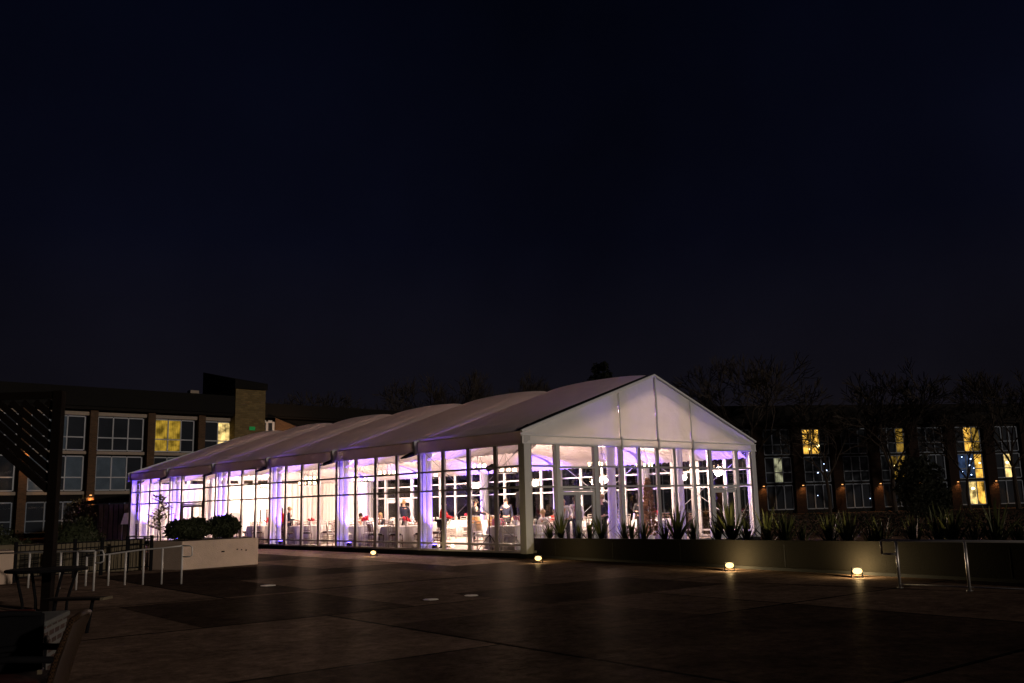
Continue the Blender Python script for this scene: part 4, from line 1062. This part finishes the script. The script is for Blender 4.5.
bare_tree((49.9, 25.3, 0), 14.2, 'large bare tree rising behind the right slope of the marquee', 3, levels=6)
bare_tree((59.4, 17.6, 0), 12.4, 'bare tree in front of the dark hotel, middle right', 11, levels=6)
bare_tree((69.0, 11.2, 0), 12.6, 'bare tree at the right edge above the hotel roof', 21, levels=6)
bare_tree((54.0, 20.6, 0), 10.0, 'slender bare tree in front of the lit upper room', 31, levels=5, r0=.16)
bare_tree((64.5, 13.5, 0), 9.5, 'small bare tree with branches across the warm middle window', 41, levels=5, r0=.15)
for (x, y, h, sd, lb) in ((45.5, 70.0, 15.5, 51, 'bare tree beyond the marquee ridge, leftmost of the far group'), (50.1, 65.9, 17.0, 52, 'bare tree beyond the marquee ridge, centre of the far group'), (55.4, 61.2, 16.6, 53, 'bare tree beyond the marquee ridge, right of the far group'), (33.5, 70., 14.5, 54, 'far bare tree just above the low dark wing roof')):
    bare_tree((x, y, 0), h, lb, sd, levels=6, r0=.5, grp='far bare trees beyond the marquee ridge')
# evergreens
def evergreen(loc, h, rr, label, seed, n=5200):
    rnd = random.Random(seed); t = thing('evergreen_tree', label, 'tree', loc, 0, 'dark evergreens')
    MB().tube([(0, 0, 0), (0, 0, h*.9)], [.2, .05], 8).build('trunk', M['bark'], t)
    mb = MB()
    for k in range(int(n/90)):
        z = h*(.12+.86*rnd.random()); R_ = rr*(1.05-z/h)**.7; a = rnd.random()*6.28
        leafy(mb, (R_*.62*math.cos(a), R_*.62*math.sin(a), z), R_*.42+.15, R_*.42+.15, .5, 90, .16, rnd, .2)
    mb.build('crown', M['leafhedge'], t)
t = thing('evergreen_shrub', 'dark rounded evergreen hiding part of the right hotel ground floor', 'shrub', (42.3, 7.7, 0)); rnd = random.Random(61)
mb = MB(); leafy(mb, (0, 0, 2.0), 1.5, 1.5, 2.0, 3800, .13, rnd, .35); leafy(mb, (.9, -.6, 1.2), 1.0, 1.0, 1.2, 1300, .13, rnd, .35); mb.build('foliage', M['leafhedge'], t)
MB().tube([(0, 0, 0), (0, 0, 2)], .08, 6).build('stem', M['bark'], t)
evergreen((63.3, 53.9, 0), 17.9, 5.0, 'dark evergreen tip showing just left of the marquee peak', 62, 9000)
# hedge
t = thing('hedge', 'low dark hedge behind the planter in front of the right hotel', 'hedge')
mb = MB(); rnd = random.Random(77); a, b = Vector((14.5, 3.0, .5)), Vector((19, -18, .5))
for i in range(90):
    p = a.lerp(b, i/89); leafy(mb, (p.x+rnd.gauss(0, .1), p.y, .45), .35, .35, .52, 110, .05, rnd, .4)
mb.build('foliage', M['leafhedge'], t)

# ------------------------------------------------------------------ hotel buildings
def uvec(o, d, n, u_, q, z): return Vector((o[0]+d[0]*u_+n[0]*q, o[1]+d[1]*u_+n[1]*q, z))
def hotel_window(t, O, d, n, u0, u1, z0, z1, mats, frame, cols=3, split=.62, tw=.07, off=.05, low=True, extra=None):
    """n: outward normal. mats: list per column of room material behind the glass"""
    mb = MB(); F = lambda u_, q, z: uvec(O, d, n, u_, q, z)
    def vbar(u_, a, b, w_=tw): mb.hexa([F(u_-w_/2, off, a), F(u_+w_/2, off, a), F(u_+w_/2, off+.06, a), F(u_-w_/2, off+.06, a), F(u_-w_/2, off, b), F(u_+w_/2, off, b), F(u_+w_/2, off+.06, b), F(u_-w_/2, off+.06, b)])
    def hbar(z, a, b, w_=tw): mb.hexa([F(a, off+.001, z-w_/2), F(b, off+.001, z-w_/2), F(b, off+.058, z-w_/2), F(a, off+.058, z-w_/2), F(a, off+.001, z+w_/2), F(b, off+.001, z+w_/2), F(b, off+.058, z+w_/2), F(a, off+.058, z+w_/2)])
    us = [u0+(u1-u0)*k/cols for k in range(cols+1)]
    for q in us: vbar(q, z0, z1)
    zs = z0+(z1-z0)*(1-split)
    for k in range(cols):
        for z in ((z0, zs, z1) if low else (z0, z1)): hbar(z, us[k]+tw/2, us[k+1]-tw/2)
    w_ = mb.build('window', frame, t)
    MB().quad(F(u0, off+.03, z0), F(u1, off+.03, z0), F(u1, off+.03, z1), F(u0, off+.03, z1)).build('pane', M['winglass'], w_)
    for k in range(cols):
        g_ = MB().quad(F(us[k]+.001, off-.02, z0), F(us[k+1]-.001, off-.02, z0), F(us[k+1]-.001, off-.02, z1), F(us[k]+.001, off-.02, z1)).build('room_interior' if 'room' in mats[k] or 'lit' in mats[k] else 'curtain', M[mats[k]], w_)
    if extra:
        for (uu, zz, rr, mm) in extra:
            MB().ball(F(uu, off+.0, zz), rr*(.55 if mm == 'sparkle' else .8), 6, (1, 1, .7)).build('room_lamp', M[mm], w_, True)
    return w_
def facade_box(t, name, O, d, n, u0, u1, q0, q1, z0, z1, mat, bevel=0):
    F = lambda u_, q, z: uvec(O, d, n, u_, q, z)
    return MB().hexa([F(u0, q1, z0), F(u1, q1, z0), F(u1, q0, z0), F(u0, q0, z0), F(u0, q1, z1), F(u1, q1, z1), F(u1, q0, z1), F(u0, q0, z1)]).build(name, mat, t, bevel=bevel)
def sconce(t, O, d, n, u_, q, z, en=14):
    p = uvec(O, d, n, u_, q, z)
    s_ = MB().box(p.x-.06, p.x+.06, p.y-.06, p.y+.06, z-.03, z+.03).build('wall_lamp', M['sconce'], t)
    p2 = uvec(O, d, n, u_, q+.16, z+.0)
    lamp('sconce_light', 'SPOT', p2, en, (1, .42, .12), None, aim=uvec(O, d, n, u_, q+.05, z-3), spot_size=rad(120), spot_blend=.8, shadow_soft_size=.08)

# left hotel: facade along +X at y = 52, outward normal -Y
hl = thing('hotel_building', 'three-storey brick hotel wing on the left with white-framed windows', 'building')
O, d, n = (0, 52, 0), (1, 0), (0, -1)
facade_box(hl, 'wall', O, d, n, -25, 18.0, -10, 0, 0, 9.1, M['shadeclad'])
facade_box(hl, 'roof', O, d, n, -25.5, 17.5, -10.5, .9, 9.35, 10.75, M['roofdark'])
facade_box(hl, 'soffit', O, d, n, -25.4, 17.4, -10, .8, 9.12, 9.34, M['shadeclad'])
piers = [-16.2, -12.1, -8.0, -3.9, .4, 4.95, 9.2, 13.2]
for u_ in piers: facade_box(hl, 'brick_pier', O, d, n, u_-.28, u_+.28, .001, .55, 0, 9.1, M['brick'])
lw = {(4, 2): ['room_dark', 'room_grey', 'room_dark'], (5, 2): ['room_dark', 'room_dark', 'room_dark'], (6, 2): ['lit_yellow', 'lit_yellow', 'room_dark'], (7, 2): ['room_dark', 'lit_cream', 'room_dark'],
      (5, 1): ['room_grey', 'room_grey', 'room_dark'], (4, 1): ['room_grey', 'room_dark', 'room_grey']}
for i, u_ in enumerate(piers):
    nx = piers[i+1] if i+1 < len(piers) else 17.4
    for fl_ in range(3):
        z0 = .35+2.92*fl_; ms = lw.get((i, fl_), ['room_dark', 'room_grey', 'room_dark'] if (i+fl_) % 2 else ['room_dark']*3)
        if fl_ == 0: ms = ['room_dark']*3
        if i == 7 and fl_ == 0: continue
        hotel_window(hl, O, d, n, u_+.42, nx-.5, z0, z0+(2.45 if fl_ else 2.1), ms, M['winframe'] if fl_ else M['winframe_shaded'], tw=.085)
        if fl_: facade_box(hl, 'sill', O, d, n, u_+.3, nx-.3, .002, .16, z0-.3, z0-.08, M['band'])
    facade_box(hl, 'lintel', O, d, n, u_+.3, nx-.3, .002, .3, 8.72, 8.98, M['band'])
# tower
facade_box(hl, 'tower', O, d, n, 15.75, 18.4, -6.4, 1.0, 0, 11.35, M['brick_tan'])
MB().hexa([(15.6, 50.85, 11.36), (18.5, 50.85, 11.36), (18.5, 57.0, 11.36), (15.6, 57.0, 11.36), (15.6, 50.85, 12.1), (18.5, 50.85, 11.9), (18.5, 57.0, 13.1), (15.6, 57.0, 13.4)]).build('tower_roof', M['roofdark'], hl)
facade_box(hl, 'roof_vent', O, d, n, 12.0, 12.7, .3, .89, 10.77, 11.0, M['band'])
for (u_, z) in ((.4, 6.0), (4.95, 2.9)): sconce(hl, O, d, n, u_, .62, z, 300)
facade_box(hl, 'green_sign_lamp', O, d, n, 17.0, 17.5, 1.02, 1.06, 8.0, 8.3, M['greensign'])
# set-back wing
h2 = thing('hotel_wing', 'low dark set-back hotel wing showing above the left roof slope of the marquee', 'building')
O2 = (0, 62, 0)
facade_box(h2, 'wall', O2, d, n, 19.5, 62, -9, 0, 0, 10.2, M['shadeclad'])
facade_box(h2, 'roof', O2, d, n, 19.3, 63, -9.5, .6, 10.42, 11.6, M['roofdark'])
facade_box(h2, 'soffit', O2, d, n, 19.4, 62.5, -9, .5, 10.22, 10.4, M['shadeclad'])
F = lambda u_, q, z: uvec(O2, d, n, u_, q, z)
MB().hexa([(24.4, 60.5, 0), (27.1, 60.5, 0), (27.1, 61.99, 0), (24.4, 61.99, 0), (24.4, 60.5, 10.15), (27.1, 60.5, 9.25), (27.1, 61.99, 9.25), (24.4, 61.99, 10.15)]).build('brick_pier', M['brick'], h2)
hotel_window(h2, (0, 60.6, 0), d, n, 22.9, 24.2, 7.6, 9.75, ['room_dark', 'room_dark'], M['winframe'], cols=2, tw=.24)
lamp('wing_fill', 'POINT', (25.3, 57.6, 8.6), 330, (1, .55, .28), None, shadow_soft_size=.1)  # added warm fill without a fixture, brightens the wing's brick pier
# right hotel
hr = thing('hotel_building', 'long dark three-storey hotel on the right with scattered lit rooms', 'building')
P0 = (57.56, 28.83, 0); d = Vector((23.13, -15.65)).normalized(); n = Vector((-d.y, d.x)); n = n if n.dot(Vector((-1, -1))) > 0 else -n
dd = (d.x, d.y); nn = (n.x, n.y)
facade_box(hr, 'wall', P0, dd, nn, -14, 46, -10, 0, 0, 8.1, M['shadeclad'])
facade_box(hr, 'roof', P0, dd, nn, -14.5, 46.5, -10.5, .4, 8.32, 10.0, M['roofdark'])
facade_box(hr, 'soffit', P0, dd, nn, -14.4, 46.4, -10, .3, 8.12, 8.3, M['shadeclad'])
bays = [-11.6, -7.7, -3.85, .03, 3.87, 7.75, 11.58, 15.57, 19.5, 23.48, 27.4, 31.3, 35.2]
lit = {(4, 2): ['lit_amber', 'lit_amber', 'room_dark'], (3, 1): ['room_dark', 'lit_pale', 'room_dark'], 
       (6, 1): ['room_dark', 'lit_dim', 'lit_dim'], (6, 2): ['room_dark', 'room_dark', 'lit_dim'], (8, 2): ['room_dark', 'lit_amber', 'lit_dim'], (8, 1): ['lit_blue', 'lit_blue', 'lit_amber'], (9, 1): ['room_dark', 'lit_cream', 'room_dark'],
       (8, 0): ['room_dark', 'lit_cream', 'lit_amber'], (11, 1): ['lit_dim', 'room_dark', 'room_dark']}
xt = {(4, 2): [(4.7, 6.6, .13, 'lampwarm'), (5.4, 6.2, .2, 'lampwarm'), (4.5, 5.9, .13, 'lampwarm')], (4, 1): [(5.9, 4.5, .12, 'sparkle'), (6.05, 3.9, .14, 'sparkle'), (5.2, 3.7, .12, 'sparkle'), (5.9, 3.4, .08, 'sparkle')],
      (8, 1): [(20.0, 4.9, .10, 'sparkle'), (20.9, 4.7, .13, 'sparkle'), (20.7, 4.1, .12, 'sparkle'), (21.1, 3.8, .14, 'sparkle'), (19.9, 3.5, .10, 'sparkle'), (20.8, 3.2, .11, 'sparkle'), (21.8, 4.3, .15, 'lampwarm')],
      (8, 0): [(20.8, 1.9, .25, 'lampwarm')], (9, 1): [(24.7, 4.3, .22, 'lampwarm')], (6, 1): [(13.0, 4.2, .1, 'lampwarm')], (4, 0): [(5.0, 1.6, .07, 'sparkle'), (6.2, 1.2, .06, 'sparkle')], (5, 0): [(10.2, 1.2, .07, 'sparkle')]}
for i, u_ in enumerate(bays):
    facade_box(hr, 'brick_pier', P0, dd, nn, u_-1.12, u_-.12, .001, .35, 0, 8.1, M['brick_shaded'])
    for fl_ in range(3):
        z0 = (.40, 2.86, 5.42)[fl_]; z1 = (2.58, 5.16, 7.75)[fl_]
        hotel_window(hr, P0, dd, nn, u_, u_+2.55, z0, z1, lit.get((i, fl_), ['room_dark', 'room_dark', 'room_dark']), M['winframe_shaded'], tw=.095, split=.6, low=fl_ > 0, extra=xt.get((i, fl_)))
    if i >= 2: sconce(hr, P0, dd, nn, u_-.4, .42, 2.55, 170)

# timber shed with white folding chairs' backs
t = thing('timber_shed', 'low timber shed with sloping roof at the left end of the marquee', 'shed')
MB().box(1.2, 5.6, 38.5, 42, 0, 2.1).build('wall', M['timberwall'], t)
pl = MB()
for k in range(15): pl.box(1.22+.29*k, 1.25+.29*k, 38.47, 38.498, 0, 2.08)
pl.build('battens', M['timberdark'], t)
MB().hexa([(.9, 37.9, 2.12), (5.9, 37.9, 2.3), (5.9, 42.4, 2.3), (.9, 42.4, 2.12), (.9, 37.9, 2.25), (5.9, 37.9, 2.95), (5.9, 42.4, 2.95), (.9, 42.4, 2.25)]).build('roof', M['timberdark'], t)
t = thing('folding_sign', 'pair of tilted white panels in front of the timber shed', 'panels', (2.7, 37.2, 0))
for (a, b, q) in ((-.6, .0, .1), (.1, .75, -.1)):
    MB().hexa([(a, 0, .9), (b, 0, .9), (b, .03, .9), (a, .03, .9), (a+q+.1, .05, 1.55), (b+q, .05, 1.6), (b+q, .08, 1.6), (a+q+.1, .08, 1.55)]).build('panel', M['white'], t)
    MB().tube([(a+.1, .02, 0), (a+.1, .02, .9)], .015, 5).tube([(b-.1, .02, 0), (b-.1, .02, .9)], .015, 5).build('leg', M['alu'], t)

# ------------------------------------------------------------------ foreground left: shade post, picnic table, patio chairs, brick fire pit
rv = Vector((math.sin(yaw), -math.cos(yaw), 0)); fv = Vector((math.cos(yaw), math.sin(yaw), 0))
t = thing('shade_screen', 'dark timber screen of diagonal slats on a tall square post', 'shade screen', (-13.46, -3.1, 0), math.atan2(rv.y, rv.x))
MB().box(-.075, .075, -.075, .075, 0, 3.55).build('post', M['timberdark'], t, bevel=.008)
MB().box(-2.3, -.076, -.05, .05, 3.42, 3.54).build('top_beam', M['timberdark'], t)
MB().bar((-1.78, 0, 3.36), (-.09, 0, 1.93), .08, .12).build('brace', M['timberdark'], t)
sl = MB(); g_ = (3.36-1.93)/(-1.69)
for k in range(1, 9):
    zb = 1.93+.17*k; xa = -.09+(3.38-zb)/g_
    sl.bar((xa, 0, 3.38), (-.09, 0, zb), .03, .105)
sl.build('slats', M['timberdark'], t)
# picnic table
t = thing('picnic_table', 'round dark metal patio table around the foot of the shade post', 'table', (-13.62, -3.55, 0), math.atan2(rv.y, rv.x))
MB().lathe([(.02, .655), (.58, .655), (.6, .67), (.6, .69), (.58, .70)], (0, 0, 0), 20).build('tabletop', M['black'], t)
for s_ in (-1, 1):
    for q in (-.1, .1):
        MB().tube([(s_*.36, q*2.4, .65), (s_*.31, q*2.2, .45), (s_*.25, q*2, .2), (s_*.24, q*2, .0)], .022, 6).build('leg', M['black'], t)
t = thing('bench', 'low dark bench with a pale worn end in front of the patio table', 'bench', (-14.05, -6.42, 0), math.atan2(-.54, .51))
MB().box(-.42, .36, -.13, .13, .42, .45).build('seat', M['timberdark'], t, bevel=.006)
MB().box(.361, .40, -.13, .13, .42, .452).build('end_cap', M['concrete_tan'], t)
for a_ in (-.3, .2): MB().tube([(a_, 0, .42), (a_-.06, 0, .0)], .022, 6).build('leg', M['black'], t)
# brick fire pit
t = thing('brick_firepit', 'square brick fire pit with thick white mortar behind the wicker chair', 'fire pit', (-15.78, -9.98, 0), math.atan2(rv.y, rv.x)+.25)
MB().box(-.62, .40, -.45, .45, 0, .56).build('brick_base', M['brick_whitemortar'], t, bevel=.01)
MB().box(-.64, .42, -.47, .47, .562, .61).build('mortar_cap', plain('pale_mortar', (.10, .105, .10), .9, 0, .25, 7, .5), t, bevel=.012)
# wicker chairs
def wicker_chair(loc, rz, label, back_cushion=False, weave='wicker'):
    t = thing('patio_chair', label, 'chair', loc, rz)
    # local: faces -Y ; back at +Y
    def bk(u, v):
        x = -.27+.54*u; z = .34+.50*v; y = .24+.13*v**1.3+.06*(1-(2*u-1)**2)*-.3
        return (x, y, z+.015*math.sin(u*PI))
    b_ = MB().grid(bk, 12, 14); b_.grid(lambda u, v: Vector(bk(1-u, v))+Vector((0, .035, 0)), 12, 14)
    b_.build('backrest', M[weave], t, True)
    fr = MB()
    for s in (-1, 1):
        fr.tube([(s*.28, .30, 0), (s*.28, .25, .34), (s*.28, .31, .62), (s*.275, .39, .85)], .018, 8)
    fr.tube([(-.275, .39, .85), (-.1, .40, .865), (.1, .40, .865), (.275, .39, .85)], .02, 8)
    fr.build('back_frame', M[weave], t, True)
    for s in (-1, 1):
        MB().tube([(s*.28, .30, .62), (s*.30, .05, .64), (s*.30, -.22, .62), (s*.29, -.27, .56)], .022, 8).build('armrest', M['black'], t, True)
        MB().tube([(s*.29, -.27, .56), (s*.28, -.26, 0)], .018, 8).build('leg', M['black'], t, True)
        MB().tube([(s*.28, .27, .42), (s*.28, -.26, .40)], .016, 8).build('side_rail', M['black'], t, True)
    MB().box(-.26, .26, -.26, .22, .33, .36).build('seat', M['black'], t)
    MB().box(-.255, .255, -.28, .22, .362, .49).build('cushion', M['red_fabric'], t, bevel=.035)
    if back_cushion:
        MB().hexa([(-.24, .15, .46), (.24, .15, .46), (.24, .23, .46), (-.24, .23, .46), (-.24, .26, .88), (.24, .26, .88), (.24, .34, .88), (-.24, .34, .88)]).build('back_cushion', M['red_fabric'], t, bevel=.03)
    MB().box(.262, .285, .21, .235, .54, .565).build('label_tag', M['concrete_tan'], t)
    return t
az = math.atan2(rv.y, rv.x)
# faces image-left: local -Y -> -rv (turned a little away)
wicker_chair((-16.43, -12.66, 0), az-PI/2+rad(14), 'woven wicker patio chair with red seat cushion in the left foreground')
wicker_chair((-16.36, -12.0, 0), az+rad(205), 'black patio chair with red cushions at the bottom left edge', True, 'black')

# patched slabs and a painted spill-light apron, 4 mm proud
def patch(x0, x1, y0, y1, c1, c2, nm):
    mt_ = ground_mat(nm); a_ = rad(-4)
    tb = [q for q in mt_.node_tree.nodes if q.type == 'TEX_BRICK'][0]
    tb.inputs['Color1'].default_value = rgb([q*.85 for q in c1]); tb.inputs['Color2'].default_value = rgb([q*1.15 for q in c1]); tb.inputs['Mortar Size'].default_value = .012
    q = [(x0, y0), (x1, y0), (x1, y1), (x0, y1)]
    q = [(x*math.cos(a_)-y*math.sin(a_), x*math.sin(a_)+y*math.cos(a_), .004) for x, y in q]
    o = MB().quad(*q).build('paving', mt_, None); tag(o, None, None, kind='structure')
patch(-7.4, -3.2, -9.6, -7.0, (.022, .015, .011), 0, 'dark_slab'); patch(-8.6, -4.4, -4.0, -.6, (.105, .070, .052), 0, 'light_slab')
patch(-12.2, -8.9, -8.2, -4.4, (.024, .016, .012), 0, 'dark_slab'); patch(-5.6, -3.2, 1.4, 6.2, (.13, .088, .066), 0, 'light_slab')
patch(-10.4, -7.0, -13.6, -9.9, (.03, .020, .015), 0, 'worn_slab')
patch(-3.1, -.9, -.9, 15.0, (.30, .21, .165), 0, 'apron_spill_light')  # pale colour paints the marquee's light spill along the glass
# ground details
for i, (x, y, s_) in enumerate(((-8.93, -1.85, .16), (-8.74, -7.0, .13), (-7.93, -7.06, .12))):
    o = MB().lathe([(s_, .006), (s_*.98, .014)], (0, 0, 0), 8).build('cover_plate', M['whitepaint'], None)
    o.location = (x, y, 0); tag(o, ['worn white plate on the paving, leftmost', 'worn white plate on the paving, brighter of the middle pair', 'worn white plate on the paving, farther right'][i], 'plate', 'small white plates on the paving')
